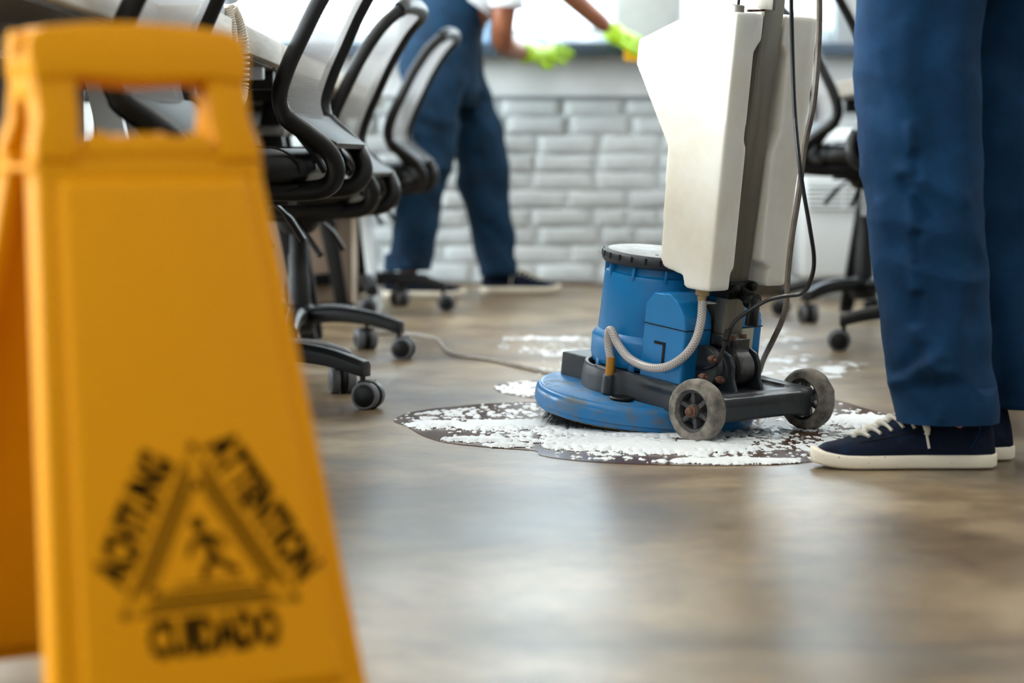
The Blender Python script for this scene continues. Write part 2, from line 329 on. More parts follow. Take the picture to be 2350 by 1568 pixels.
def copy_tree(o, parent=None):
    c = o.copy(); C.objects.link(c); c.parent = parent
    for ch in o.children: copy_tree(ch, c)
    return c
def evaluated(o, name, material, angle=60):
    """turn an object with modifiers into a plain mesh"""
    dg = bpy.context.evaluated_depsgraph_get(); dg.update()
    me = bpy.data.meshes.new_from_object(o.evaluated_get(dg)); old = o.data; o.modifiers.clear(); o.data = me; me.name = name
    bpy.data.meshes.remove(old); finish(me, material, True, angle); return o
def remeshed(mb, name, material, parent, voxel=0.004, smooth=4, fac=0.5):
    o = link(name, mb.me(name, material, smooth=False), None)
    r = o.modifiers.new('r', 'REMESH'); r.mode = 'VOXEL'; r.voxel_size = voxel
    if smooth: q = o.modifiers.new('s', 'SMOOTH'); q.iterations = smooth; q.factor = fac
    evaluated(o, name, material, 80); o.parent = parent; return o
def skinned(name, verts, edges, radii, material, parent=None, root=0, sub=2):
    me = bpy.data.meshes.new(name); me.from_pydata([tuple(v) for v in verts], edges, []); o = link(name, me)
    sk = o.modifiers.new('k', 'SKIN'); sk.use_smooth_shade = True
    for i, d in enumerate(me.skin_vertices[0].data): r = radii[i]; d.radius = (r, r) if not hasattr(r, '__len__') else r; d.use_root = (i == root)
    q = o.modifiers.new('s', 'SUBSURF'); q.levels = sub; q.render_levels = sub
    evaluated(o, name, material, 180); o.parent = parent; return o
def struct(o): o['kind'] = 'structure'; return o

# ------------------------------------------------------------------ numpy value noise
_rng = np.random.RandomState(11); _T = _rng.rand(256, 256)
def vn(x, y):
    xi = np.floor(x).astype(int); yi = np.floor(y).astype(int); fx = x - xi; fy = y - yi
    fx = fx * fx * (3 - 2 * fx); fy = fy * fy * (3 - 2 * fy)
    g = lambda a, b: _T[a % 256, b % 256]
    return (g(xi, yi) * (1 - fx) + g(xi + 1, yi) * fx) * (1 - fy) + (g(xi, yi + 1) * (1 - fx) + g(xi + 1, yi + 1) * fx) * fy
def fbm(x, y, o=4):
    s = 0; a = 0.5; t = 0
    for k in range(o): s = s + a * vn(x * 2 ** k + 17 * k, y * 2 ** k + 31 * k); t += a; a *= 0.55
    return s / t

# ================================================================== the room
X0, X1, Y0, Y1, H = ROOM
struct(MB().box(X0 - .2, X1 + .2, Y0 - .2, Y1 + .35, -0.1, 0.0).build('floor', M['floor'], smooth=False))
struct(MB().box(X0 - .2, X1 + .2, Y0 - .2, Y1 + .35, H, H + 0.1).build('ceiling', M['ceil'], smooth=False))
struct(MB().box(X1, X1 + .2, Y0 - .2, Y1 + .35, 0, H).build('wall_right', M['wall'], smooth=False))
struct(MB().box(X0 - .2, X1 + .2, Y0 - .2, Y0, 0, H).build('wall_front', M['wall'], smooth=False))
wl = MB()
ys = [-1.2, 1.3, 3.8, 6.3, 8.6]; prev = Y0
for y in ys: wl.box(X0 - .1, X0, prev, y - 0.85, 0.9, 2.6); prev = y + 0.85
wl.box(X0 - .1, X0, prev, Y1, 0.9, 2.6); wl.box(X0 - .1, X0, Y0, Y1, 0, 0.9); wl.box(X0 - .1, X0, Y0, Y1, 2.6, H)
struct(wl.build('wall_left', M['wall'], smooth=False))
wn = 0
for y in ys:
    wn += 1
    f = MB()
    for a, b, c, d in ((y - .85, y + .85, 0.9, 0.96), (y - .85, y + .85, 2.54, 2.6), (y - .85, y - .79, .96, 2.54), (y + .79, y + .85, .96, 2.54), (y - .03, y + .03, .96, 2.54)):
        f.box(X0 - .08, X0 - .02, a, b, c, d)
    w = struct(f.build('window_%d' % wn, M['winframe'], smooth=False))
    MB().box(X0 - .055, X0 - .05, y - .8, y + .8, .95, 2.55).build('pane', M['glass'], w, smooth=False)

# back wall: brick parapet, slate sill, piers, windows
PER = 0.88; WINW = 0.64; WC = 0.11
bw = MB().box(X0, X1, Y1, Y1 + 0.3, 0, 0.765); bw.box(X0, X1, Y1, Y1 + 0.3, 2.45, H)
edges_ = []
for k in range(-5, 6):
    xa = WC + PER * k + WINW / 2; xb = WC + PER * (k + 1) - WINW / 2
    if xa > X1: break
    bw.box(max(xa, X0), min(xb, X1), Y1 - 0.01, Y1 + 0.3, 0.765, 2.45)
wall_back = struct(bw.build('wall_back', M['mortar'], smooth=False))
struct(MB().box(X0, X1, Y1 - 0.012, Y1 + 0.3, 0.765, 0.92).build('trim_1', M['apron'], bevel=0.004))
struct(MB().box(X0, X1, Y1 - 0.03, Y1 - 0.012, 0.757, 0.765).build('trim_2', M['winframe'], smooth=False))
struct(MB().box(X0, X1, Y1 - 0.22, Y1 + 0.16, 0.918, 0.968).build('windowsill', M['sill'], bevel=0.006))
struct(MB().box(X0, X1, Y1 - 0.022, Y1, 0, 0.012).build('baseboard_back', M['baseb'], smooth=False))
# pier facing in light grey plaster
for k in range(-5, 6):
    xa = WC + PER * k + WINW / 2; xb = WC + PER * (k + 1) - WINW / 2
    if xb < X1 and xa > X0: struct(MB().box(xa - .012, xb + .012, Y1 - 0.03, Y1 - 0.01, 0.97, 2.45).build('trim_%d' % (k + 10), M['winframe'] if k % 2 else M['wall'], bevel=0.004))
bmesh_variants = []
for v in range(4):
    rr = random.Random(v); mb = MB(); nx, nz = 7, 4; L, Hh, D = 0.247, 0.0715, 0.009
    vs = []; fs = []
    for iz in range(nz + 1):
        for ix in range(nx + 1):
            edge = ix in (0, nx) or iz in (0, nz); x = -L / 2 + L * ix / nx; z = -Hh / 2 + Hh * iz / nz
            vs.append((x + rr.uniform(-.003, .003), -D * (0.3 if edge else 1) + rr.uniform(-.0025, .0025), z + rr.uniform(-.003, .003)))
    n0 = len(vs); q = lambda ix, iz: iz * (nx + 1) + ix
    for iz in range(nz):
        for ix in range(nx): fs.append((q(ix, iz), q(ix + 1, iz), q(ix + 1, iz + 1), q(ix, iz + 1)))
    rim = [q(i, 0) for i in range(nx)] + [q(nx, j) for j in range(nz)] + [q(i, nz) for i in range(nx, 0, -1)] + [q(0, j) for j in range(nz, 0, -1)]
    b0 = len(vs); vs += [(vs[i][0], 0.002, vs[i][2]) for i in rim]
    for i in range(len(rim)): j = (i + 1) % len(rim); fs.append((rim[j], rim[i], b0 + i, b0 + j))
    mb.add(vs, fs); bmesh_variants.append(mb.me('brick', M['brick'], angle=80))
nb = 0
for row in range(10):
    z = 0.014 + 0.0335 + row * 0.0747; x = -1.55 + (0.126 if row % 2 else 0.0) + random.uniform(-.02, .02)
    while x < 2.75:
        sx = random.choice((1, 1, 1, 1, 0.5)); w = 0.252 * sx
        o = link('brick', bmesh_variants[random.randrange(4)], wall_back); nb += 1
        o.location = (x + w / 2, Y1 + random.uniform(-.002, .003), z + random.uniform(-.003, .003)); o.scale = (sx * random.uniform(.985, 1.01), random.uniform(.6, 1.2), random.uniform(.97, 1.03))
        o.rotation_euler = (0, random.uniform(-.012, .012), 0)
        x += w + random.uniform(-.001, .006)
for k in range(-4, 5):
    cx = WC + PER * k; wn += 1; f = MB(); a, b = cx - WINW / 2, cx + WINW / 2
    f.box(a, b, Y1 + .10, Y1 + .16, .968, 1.02); f.box(a, b, Y1 + .10, Y1 + .16, 2.39, 2.45); f.box(a, a + .04, Y1 + .10, Y1 + .16, 1.02, 2.39); f.box(b - .04, b, Y1 + .10, Y1 + .16, 1.02, 2.39)
    w = struct(f.build('window_%d' % wn, M['winframe'], bevel=0.004))
    MB().box(a + .03, b - .03, Y1 + .125, Y1 + .13, 1.0, 2.4).build('pane', M['glass'], w, smooth=False)
    # vertical blind with strips and bead chains
    bl = thing('vertical_blind', 'white vertical blind hanging in %s' % {0: 'the window before which the gloved hands wipe', 1: 'the window behind the cream water tank', -1: 'the window behind the mesh chair backs', 2: 'the window behind the standing work trousers', 3: 'the second window past the water tank', 4: 'the third window past the water tank', -2: 'the window above the far desks', -3: 'the second window past the mesh chair backs', -4: 'the window in the corner past the desks'}[k], 'blind', (cx, Y1 + 0.05, 0), 0, 'vertical blinds in the back windows')
    MB().box(-WINW / 2 + .01, WINW / 2 - .01, -.02, .02, 2.36, 2.40).build('head_rail', M['white'], bl, smooth=False)
    ns = 5; sw = (WINW - .03) / ns
    for i in range(ns):
        s = MB(); th = math.radians(14 + 3 * random.random()); c_ = -WINW / 2 + .015 + sw * (i + .5); dx = sw * .52 * math.cos(th); dy = sw * .5 * math.sin(th)
        s.prism([(c_ - dx, -dy), (c_ + dx, dy), (c_ + dx, dy + .0015), (c_ - dx, -dy + .0015)], 1.035, 2.36, axis=2); s.build('slat', M['blind'], bl, smooth=False)
        MB().prism([(c_ - dx * .9, -dy - .002), (c_ + dx * .9, dy - .002), (c_ + dx * .9, dy + .003), (c_ - dx * .9, -dy + .003)], 1.012, 1.038, axis=2).build('slat_weight', M['white'], bl, smooth=False)
        if i < ns - 1:
            pth = [(c_ + sw * t, .004, 1.018 - 0.03 * math.sin(PI * t)) for t in np.linspace(0, 1, 9)]
            MB().tube(pth, .0022, 5).build('bead_chain', M['white'], bl)
for x in (-1.6, 2.2):  # unseen panels, added to go with the ceiling fill lights
    for j, y in enumerate((-1.2, 2.0, 5.2, 8.0)):
        l = thing('added_fill_panel', 'added unseen white ceiling lamp, %s from the back wall, over the %s' % (('last', 'third', 'second', 'first')[j], 'mesh chairs' if x < 0 else 'standing cleaner side'), 'fill_light', (x, y, H), 0, 'added ceiling fill lights')
        MB().box(-.3, .3, -.3, .3, -.06, -.001).build('fill_panel_frame', M['white'], l, bevel=.004); MB().box(-.28, .28, -.28, .28, -.066, -.0605).build('diffuser', M['fill_light'], l, smooth=False)

# ================================================================== caution floor sign (yellow)
SY = 2.2; SX = (300 - 1175) / FPX * SY; TH = math.radians(33); SH = 0.63
sign = thing('wet_floor_sign', 'yellow plastic A-frame floor sign with black warning triangle and lettering', 'sign', (SX, SY, 0), TH)
LEAN = math.atan(0.170 / SH)
def panel_mx(sgn):   # panel coords: x across, z up along the panel, -y out of the front face
    if sgn < 0: return Matrix.Translation((0, -0.170 - 0.008, 0)) @ Matrix.Rotation(-LEAN, 4, 'X')
    return Matrix.Translation((0, 0.170 + 0.008, 0)) @ Matrix.Rotation(PI, 4, 'Z') @ Matrix.Rotation(-LEAN, 4, 'X')
PL = SH / math.cos(LEAN)
def halfw(t): return 0.152 + (0.108 - 0.152) * min(1, t / 0.535)   # half width at height t along panel
def sign_panel(sgn):
    Mx = panel_mx(sgn); p = MB()
    T0 = 0.530      # top of the main body
    # main sheet with a foot cut-out
    p.prism([(-halfw(0), 0), (-halfw(0) + .055, 0), (-.085, .028), (.085, .028), (halfw(0) - .055, 0), (halfw(0), 0), (halfw(T0), T0), (-halfw(T0), T0)], -0.004, 0.004, 1, Mx)
    # side flanges folded backwards and the rim round the face
    for s in (-1, 1):
        def P(t, d): return (s * (halfw(t) - d))
        p.prism([(P(0, 0), 0), (P(0, .016), 0), (P(T0, .016), T0), (P(T0, 0), T0)], -.005, .022, 1, Mx)
    p.prism([(-halfw(.03), .030), (halfw(.03), .030), (halfw(.05), .048), (-halfw(.05), .048)], -.0045, .004, 1, Mx)
    p.prism([(-halfw(.508), .508), (halfw(.508), .508), (halfw(.53), .537), (-halfw(.53), .537)], -.0055, .018, 1, Mx)
    a0, a1, a2 = halfw(.05) - .020, halfw(.5) - .018, .006
    o_ = len(p.v); lo = [(-a0, .045), (a0, .045), (a1, .512), (-a1, .512)]; hi = [(-a0 + a2, .052), (a0 - a2, .052), (a1 - a2, .503), (-a1 + a2, .503)]
    p.add([(x, -.003, z) for x, z in lo] + [(x, -.012, z) for x, z in hi], [(3, 2, 1, 0), (4, 5, 6, 7), (0, 1, 5, 4), (1, 2, 6, 5), (2, 3, 7, 6), (3, 0, 4, 7)], Mx)
    # scalloped lip below the grip opening
    p.prism([(-.066, .53), (.066, .53), (.062, .546), (.048, .554), (.03, .547), (.012, .551), (-.012, .551), (-.03, .547), (-.048, .554), (-.062, .546)], -.008, .014, 1, Mx)
    # posts beside the opening, flaring to the shoulders
    for s in (-1, 1):
        pin = .064 if sgn < 0 else .085
        p.prism([(s * (pin + .003), .525), (s * (pin + .003), .545), (s * pin, .56), (s * pin, .612), (s * .100, .612), (s * .103, .59), (s * .102, .565), (s * .109, .54), (s * .1095, .525)], -.010, .018 if sgn < 0 else .010, 1, Mx)
        p.prism([(s * pin, .585), (s * .104, .585), (s * .104, .612), (s * pin, .612)], -.004, .024, 1, Mx)
    # grip
    g = [(-.103, .597), (-.107, .622), (-.104, .638), (-.09, .646), (-.045, .651), (0, .652), (.045, .651), (.09, .646), (.104, .638), (.107, .622), (.103, .597), (.06, .601), (0, .598), (-.06, .601)]
    p.prism(g, -.014, .018, 1, Mx)
    return p.build('front_panel' if sgn < 0 else 'rear_panel', M['yellow'], sign, bevel=0.0035, bseg=3)
fp = sign_panel(-1); rp = sign_panel(1)
hg = MB(); hg.tube([(-.112, 0, .612), (.112, 0, .612)], .011, 12); hg.build('hinge', M['yellow'], sign)
for s in (-1, 1): MB().box(s * .108 - .004, s * .108 + .004, -.045, .045, .50, .506).build('brace_strap', M['yellow'], sign, bevel=.001)
# printed mark, flat on each face
def text_mesh(body, size):
    cu = bpy.data.curves.new('t', 'FONT'); cu.body = body; cu.size = size; cu.align_x = 'CENTER'; cu.align_y = 'CENTER'; cu.extrude = 0.0002; cu.offset = size * 0.055; cu.resolution_u = 2
    o = bpy.data.objects.new('t', cu); C.objects.link(o); dg = bpy.context.evaluated_depsgraph_get(); dg.update()
    me = bpy.data.meshes.new_from_object(o.evaluated_get(dg)); vs = [v.co.copy() for v in me.vertices]; fs = [tuple(p.vertices) for p in me.polygons]
    bpy.data.objects.remove(o); bpy.data.meshes.remove(me); bpy.data.curves.remove(cu); return vs, fs
def printed(sgn):
    Mx = panel_mx(sgn) @ Matrix.Translation((TRI_X, -0.0124, TRI_Z)) @ Matrix.Rotation(PI / 2, 4, 'X')
    root = fp if sgn < 0 else rp
    def lay(mb, name): o = mb.build(name, M['print'], root, smooth=False); return o
    def tri(r, rot=0):
        r = r * 1.07
        return [Vector((r * math.sin(2 * PI * k / 3), r * math.cos(2 * PI * k / 3), 0)) for k in range(3)]
    def tri_(r, rot=0): return [Vector((r * math.sin(2 * PI * k / 3), r * math.cos(2 * PI * k / 3), 0)) for k in range(3)]
    ring = MB()
    for r, w in ((0.090, .0018), (0.084, .0014), (0.078, .0022), (0.071, .0022), (.064, .0014), (.058, .0016)):
        T = tri(r)
        for k in range(3):
            a, b = T[k], T[(k + 1) % 3]; d = (b - a).normalized(); nrm = Vector((-d.y, d.x, 0)) * w / 2
            a = a + d * .010; b = b - d * .010
            ring.add([a - nrm, b - nrm, b + nrm, a + nrm], [(0, 1, 2, 3)])
    for k, v in enumerate(tri(.094)): ring.lathe([(.0042, 0), (.0042, .0003)], 12, Matrix.Translation(v * .93))
    for v in tri(.06): ring.lathe([(.0042, 0), (.0042, .0003)], 12, Matrix.Translation(v * .93))
    lay(_mx(ring, Mx), 'warning_triangle')
    for body, ang, off, sz in (('CUIDADO', -PI / 2, .072, .043), ('ACHTUNG', PI * 5 / 6, .070, .043), ('ATTENTION', PI / 6, .070, .043)):
        vs, fs = text_mesh(body, sz)
        wd = max(v.x for v in vs) - min(v.x for v in vs); want = {'CUIDADO': .126, 'ACHTUNG': .122, 'ATTENTION': .149}[body]
        rot = {'CUIDADO': 0, 'ACHTUNG': PI / 3, 'ATTENTION': -PI / 3}[body]
        Ml = Matrix.Translation((math.cos(ang) * off, math.sin(ang) * off, 0)) @ Matrix.Rotation(rot, 4, 'Z') @ Matrix.Diagonal((want / wd, 1, 1, 1))
        lay(_mx(MB().add(vs, fs, Ml), Mx), 'lettering')
    fig = MB()   # slipping figure
    def limb(p, w): fig.tube([(x, y, 0.0002) for x, y in p], w, 6, ratio=0.05, up=(1, 0, 0))
    fig.lathe([(.0065, 0), (.0065, .0003)], 16, Matrix.Translation((-.004, .026, 0)))
    limb([(-.002, .017), (.004, .006), (.008, -.004)], .0045); limb([(-.002, .015), (-.012, .008), (-.016, -.002)], .0028); limb([(.0, .015), (.013, .013), (.020, .004)], .0028)
    limb([(.008, -.004), (.0, -.012), (-.004, -.022)], .0035); limb([(.008, -.004), (.018, -.012), (.030, -.018)], .0035)
    fig.box(-.03, .034, -.0265, -.0245, 0, .0003); lay(_mx(fig, Mx), 'slipping_figure')
def _mx(mb, Mx): mb.v = [Mx @ v for v in mb.v]; return mb
TRI_X, TRI_Z = 0.002, 0.172
printed(-1); printed(1)

# ================================================================== office chairs
def swivel_chair():
    t = thing('office_chair', '', 'chair')
    prof = [(.292, .945), (.250, .90), (.205, .83), (.170, .76), (.138, .69), (.122, .635), (.132, .595), (.168, .563), (.207, .528), (.222, .49), (.206, .458), (.16, .447), (.06, .447), (-.06, .45)]
    hw = .235
    for s in (-1, 1):
        wd = (.175, .205, .222, .232, .237, .236, .225, .200, .178, .168, .160, .155, .150, .148)
        pts = [(x, s * wd[i], z) for i, (x, z) in enumerate(prof)]
        path = catmull(pts, 6); n = len(path)
        MB().tube(path, [.0175 if i < n * .45 else .021 for i in range(n)], 12, ratio=.85, up=(1, 0, .2)).build('back_frame', M['black'], t)
        # inner rib
        p2 = catmull([(.135, s * .205, .60), (.145, s * .18, .565), (.175, s * .155, .52), (.196, s * .145, .485)], 6)
        MB().tube(p2, .007, 6).build('rib', M['black'], t)
    MB().tube(catmull([(.292, -.175, .945), (.305, -.13, .958), (.312, 0, .962), (.305, .13, .958), (.292, .175, .945)], 6), .021, 12, ratio=.8).build('top_rail', M['black'], t)
    # mesh sheet stretched between the frames
    sheet = catmull([(x - .004, wd[i], z) for i, (x, z) in enumerate(prof[:7])], 6); g = MB(); nx = 12; vs = []; fs = []
    for p in sheet:
        for i in range(nx + 1):
            u = -1 + 2 * i / nx; vs.append((p.x + .024 * (1 - u * u), u * (p.y - .008), p.z))
    for j in range(len(sheet) - 1):
        for i in range(nx): fs.append((j * (nx + 1) + i, j * (nx + 1) + i + 1, (j + 1) * (nx + 1) + i + 1, (j + 1) * (nx + 1) + i))
    g.add(vs, fs); g.build('mesh_back', M['mesh'], t, angle=180)
    # lower bridge panel
    b = MB(); R = []
    for p in catmull([(.138, 0, .604), (.165, 0, .582), (.200, 0, .558), (.226, 0, .543)], 4):
        w_ = .222 - (p.x - .138) * .55; R.append([Vector((p.x, -w_, p.z)), Vector((p.x, w_, p.z)), Vector((p.x - .006, w_, p.z - .012)), Vector((p.x - .006, -w_, p.z - .012))])
    b.loft(R); b.build('lumbar_bridge', M['black'], t, bevel=.002)
    # seat cushion
    rings = []
    for x, w, z0, z1 in ((-.285, .17, .475, .49), (-.275, .205, .462, .512), (-.24, .228, .456, .528), (-.12, .238, .455, .530), (.04, .235, .457, .533), (.12, .220, .459, .533), (.160, .196, .466, .524), (.178, .160, .48, .508)):
        r = []
        for k in range(28):
            a = 2 * PI * k / 28; ca, sa = math.cos(a), math.sin(a); e = .42
            r.append(Vector((x, w * math.copysign(abs(ca) ** e, ca), (z0 + z1) / 2 + (z1 - z0) / 2 * math.copysign(abs(sa) ** (e + .12), sa))))
        rings.append(r)
    q = MB().loft(rings); seat = q.build('seat', M['leather'], t, angle=180)
    for s in (-1, 1):   # stitched piping along the flank
        MB().tube(catmull([(-.25, s * .2, .5305), (-.10, s * .215, .533), (.05, s * .212, .536), (.115, s * .214, .530), (.150, s * .205, .505), (.158, s * .2, .478)], 6), .0022, 5).build('piping', M['black_matt'], seat)
    MB().box(-.20, .15, -.17, .17, .440, .462).build('seat_plate', M['black_matt'], t, bevel=.008)
    mch = MB(); mch.lathe([(.035, .385), (.05, .40), (.062, .44), (.062, .452)], 20); mch.box(-.10, .10, -.05, .05, .415, .448); mch.build('tilt_mechanism', M['black_matt'], t, bevel=.003)
    MB().tube(catmull([(.02, .05, .425), (.03, .14, .415), (.05, .20, .385), (.075, .235, .335)], 6), [.005] * 12 + [.008] * 7, 8).build('height_lever', M['black'], t)
    MB().tube(catmull([(.02, -.05, .425), (.03, -.14, .415), (.06, -.20, .385), (.10, -.225, .335)], 6), [.005] * 12 + [.008] * 7, 8).build('height_lever', M['black'], t)
    MB().cyl((0, 0, .35), .0135, .10, seg=20).build('gas_piston', M['chrome'], t)
    MB().lathe([(.030, .115), (.030, .205), (.0265, .21), (.0265, .262), (.023, .267), (.023, .325), (.017, .33)], 20).build('column_cover', M['black_matt'], t)
    st2 = MB(); st2.lathe([(.030, .062), (.042, .07), (.045, .10), (.040, .128), (.031, .135)], 24)
    hub = st2.build('hub', M['black'], t)
    for k in range(5):
        a = 2 * PI * k / 5; R_ = Matrix.Rotation(a, 4, 'Z')
        pth = catmull([(.03, 0, .106), (.11, 0, .112), (.20, 0, .104), (.285, 0, .082)], 5); r = []
        for i, p in enumerate(pth):
            f = i / (len(pth) - 1); w = .025 - .006 * f; h = .021 - .005 * f
            r.append([Vector((p.x, -w, p.z - h)), Vector((p.x, w, p.z - h)), Vector((p.x, w, p.z + h * .4)), Vector((p.x, w * .6, p.z + h)), Vector((p.x, -w * .6, p.z + h)), Vector((p.x, -w, p.z + h * .4))])
        leg = MB().loft(r); leg.v = [R_ @ v for v in leg.v]; lg = leg.build('leg', M['black'], hub, bevel=.002)
        # caster: stem, hood and two wheels
        ca = a + random.uniform(-.9, .9); Mc = R_ @ Matrix.Translation((.276, 0, 0)) @ Matrix.Rotation(ca, 4, 'Z') @ Matrix.Translation((.012, 0, .0285))
        cs = MB()
        cs.box(-.016, .010, -.020, .020, .010, .030, Mc); cs.lathe([(.006, .02), (.006, .052)], 10, Mc @ Matrix.Translation((-.012, 0, 0)))
        cs.lathe([(.031, -.005), (.031, .005)], 20, Mc @ Matrix.Rotation(PI / 2, 4, 'X'))
        cu = cs.build('caster', M['black'], t, bevel=.0015)
        for s in (-1, 1):
            Mw = Mc @ Matrix.Translation((0, s * .017, 0)) @ Matrix.Rotation(-s * PI / 2, 4, 'X')
            MB().lathe([(.0235, -.009), (.0285, -.008), (.0285, .007), (.026, .010), (.0225, .010)], 24, Mw, close=True).build('tyre', M['greyrim'], cu)
            MB().lathe([(.023, -.008), (.023, .010), (.018, .0125), (.001, .0135)], 24, Mw).build('wheel', M['black'], cu)
    return t
UPPER = {'back_frame', 'rib', 'top_rail', 'mesh_back', 'lumbar_bridge', 'seat', 'seat_plate', 'tilt_mechanism', 'height_lever', 'gas_piston'}
BASE = {'hub', 'caster'}
chair0 = swivel_chair()
def place_chair(x, y, face, base, dz, label, group, first=False):
    c = chair0 if first else copy_tree(chair0)
    c.location = (x, y, 0); c.rotation_euler = (0, 0, face)
    for ch in c.children:
        n = ch.name.split('.')[0]
        if n in UPPER: ch.location.z = dz
        if n in BASE: ch.rotation_euler.z = base - face
    c['label'] = label; c['group'] = group; return c
R = math.radians
G1 = 'mesh-back office chairs along the desks'
place_chair(-.556, 5.05, R(-6), R(-25), 0, 'black office chair with see-through mesh back, nearest of the row beside the floor sign', G1, True)
place_chair(-.552, 6.25, R(-6), R(-18), -.065, 'black office chair with pale mesh back, second from the floor sign, seat set low', G1)
place_chair(-.505, 8.15, R(-5), R(-8), -.035, 'black office chair with grey mesh back in front of the bending cleaner', G1)
place_chair(-.665, 3.66, R(-5), R(20), .0, 'dark office chair showing through the grip opening of the floor sign', G1)
place_chair(1.15, 6.35, PI + R(7), R(165), .045, 'black office chair whose twin casters stand between the scrubber and the standing legs', G1)
place_chair(1.13, 7.75, PI, R(150), .03, 'black office chair with chrome gas column before the white air conditioner', G1)
place_chair(1.30, 4.55, PI, R(190), .0, 'black office chair almost hidden by the standing cleaner, one caster showing behind the heels', G1)

# ================================================================== desks
def desk(x0, x1, y0, y1, label, group, legs, flip=False):
    d = thing('desk', label, 'desk', ((x0 + x1) / 2, (y0 + y1) / 2, 0), 0, group)
    hx = (x1 - x0) / 2; hy = (y1 - y0) / 2
    MB().box(-hx, hx, -hy + .004, hy - .004, .712, .762).build('desktop', M['wood'], d, bevel=.002)
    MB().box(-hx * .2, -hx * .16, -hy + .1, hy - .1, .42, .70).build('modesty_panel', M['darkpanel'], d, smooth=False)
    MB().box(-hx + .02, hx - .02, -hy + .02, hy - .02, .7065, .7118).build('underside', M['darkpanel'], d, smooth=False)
    for sy in (-1, 1):
        f = MB(); y = sy * (hy - .11); w = .022
        if legs == 'black':
            f.box(-hx + .05, hx - .03, y - w, y + w, .665, .711)
            leg = f.build('leg_frame', M['black'], d, bevel=.003)
            for sx in (-1, 1):
                xt = sx * (hx - .16); xb = sx * (hx - .06)
                MB().prism([(xt - .03, .60), (xt + .03, .60), (xt + .02, .665), (xt - .02, .665)], y - .014, y + .014, 1).build('leg_neck', M['black'], leg, bevel=.003)
                MB().prism([(xt - .040, .575), (xt + .040, .575), (xt + .043, .602), (xt - .043, .602)], y - .024, y + .024, 1).build('leg_collar', M['silver'], leg, bevel=.002)
                MB().prism([(xb - .022, .012), (xb + .022, .012), (xt + .034, .577), (xt - .034, .577)], y - .018, y + .018, 1).build('leg', M['black'], leg, bevel=.005)
                MB().cyl((xb, y, .006), .022, .012).build('foot', M['black_matt'], leg)
        else:
            f.box(-hx + .05, hx - .03, y - w, y + w, .68, .711); leg = f.build('leg_frame', M['white'], d, bevel=.003)
            for sx in (-1, 1):
                xt = sx * (hx - .20); xb = sx * (hx - .05)
                MB().prism([(xb - .02, 0), (xb + .02, 0), (xt + .025, .685), (xt - .025, .685)], y - .018, y + .018, 1).build('leg', M['white'], leg, bevel=.004)
    return d
G2 = 'pale wood desks in the row beside the chairs'
desk(-1.28, -.575, 2.60, 3.96, 'pale wood desk over the floor sign with dark underside', G2, 'white')
desk(-1.22, -.50, 3.97, 5.30, 'pale wood desk on which the corded telephone stands', G2, 'white')
desk(-1.22, -.50, 5.31, 6.75, 'pale wood desk behind the nearest mesh chair back, black slanted legs', G2, 'black')
desk(-1.22, -.50, 6.76, 8.12, 'pale wood desk behind the second mesh chair back', G2, 'black')
desk(-1.22, -.50, 8.13, 9.45, 'pale wood desk nearest the back wall beside the bending cleaner', G2, 'black')
desk(-2.0, -1.26, 3.6, 5.0, 'wood desk facing the telephone desk from the far side of the row', G2, 'white')
G3 = 'pale wood desks on the window side of the scrubber'
desk(1.06, 1.78, 5.35, 6.75, 'pale wood desk beyond the standing legs', G3, 'black')
desk(1.06, 1.78, 6.77, 8.2, 'pale wood desk end showing beside the chair and air conditioner', G3, 'black')

# drawer pedestal and leaning panel under the far desks
p = fl(808, 716); pd = thing('drawer_pedestal', 'taupe drawer pedestal with pale front edge under the far desk', 'cabinet', (p.x - .14, p.y, 0))
MB().box(-.30, .14, .0, .45, .03, .52).build('body', M['brownpanel'], pd, bevel=.003)
MB().box(.141, .158, .0, .45, .03, .52).build('drawer_front', M['palepink'], pd, bevel=.002)
for k in range(3): MB().box(.158, .162, .03, .42, .06 + k * .155, .062 + k * .155).build('drawer_gap', M['black'], pd, smooth=False)
MB().box(-.28, .12, .02, .43, 0, .03).build('plinth', M['black_matt'], pd, smooth=False)
q = MB(); a = at(858, 712, 8.0)
lean = tag(MB().prism([(0, 0), (.022, 0), (-.032, .46), (-.054, .46)], 0, .32, 1).build('leaning_panel', M['white'], None, bevel=.002), 'narrow white board leaning against the drawer pedestal', 'board')
lean.location = (a.x - .02 + .01, 8.02, 0.0)
# telephone with coiled cord
tp = at(500, 40, 4.42)
ph = thing('telephone', 'pale grey desk telephone with coiled ivory handset cord', 'telephone', (tp.x - .045, 4.42, .762), R(8))
MB().prism([(-.10, 0), (.055, 0), (.055, .022), (-.10, .075)], -.10, .10, 1).build('phone_body', M['phone'], ph, bevel=.006)
hs = MB().tube(catmull([(.068, -.075, .045), (.065, -.06, .082), (.062, 0, .10), (.065, .06, .082), (.068, .085, .045)], 6), .022, 12, ratio=.8); hs.build('handset', M['phone'], ph)
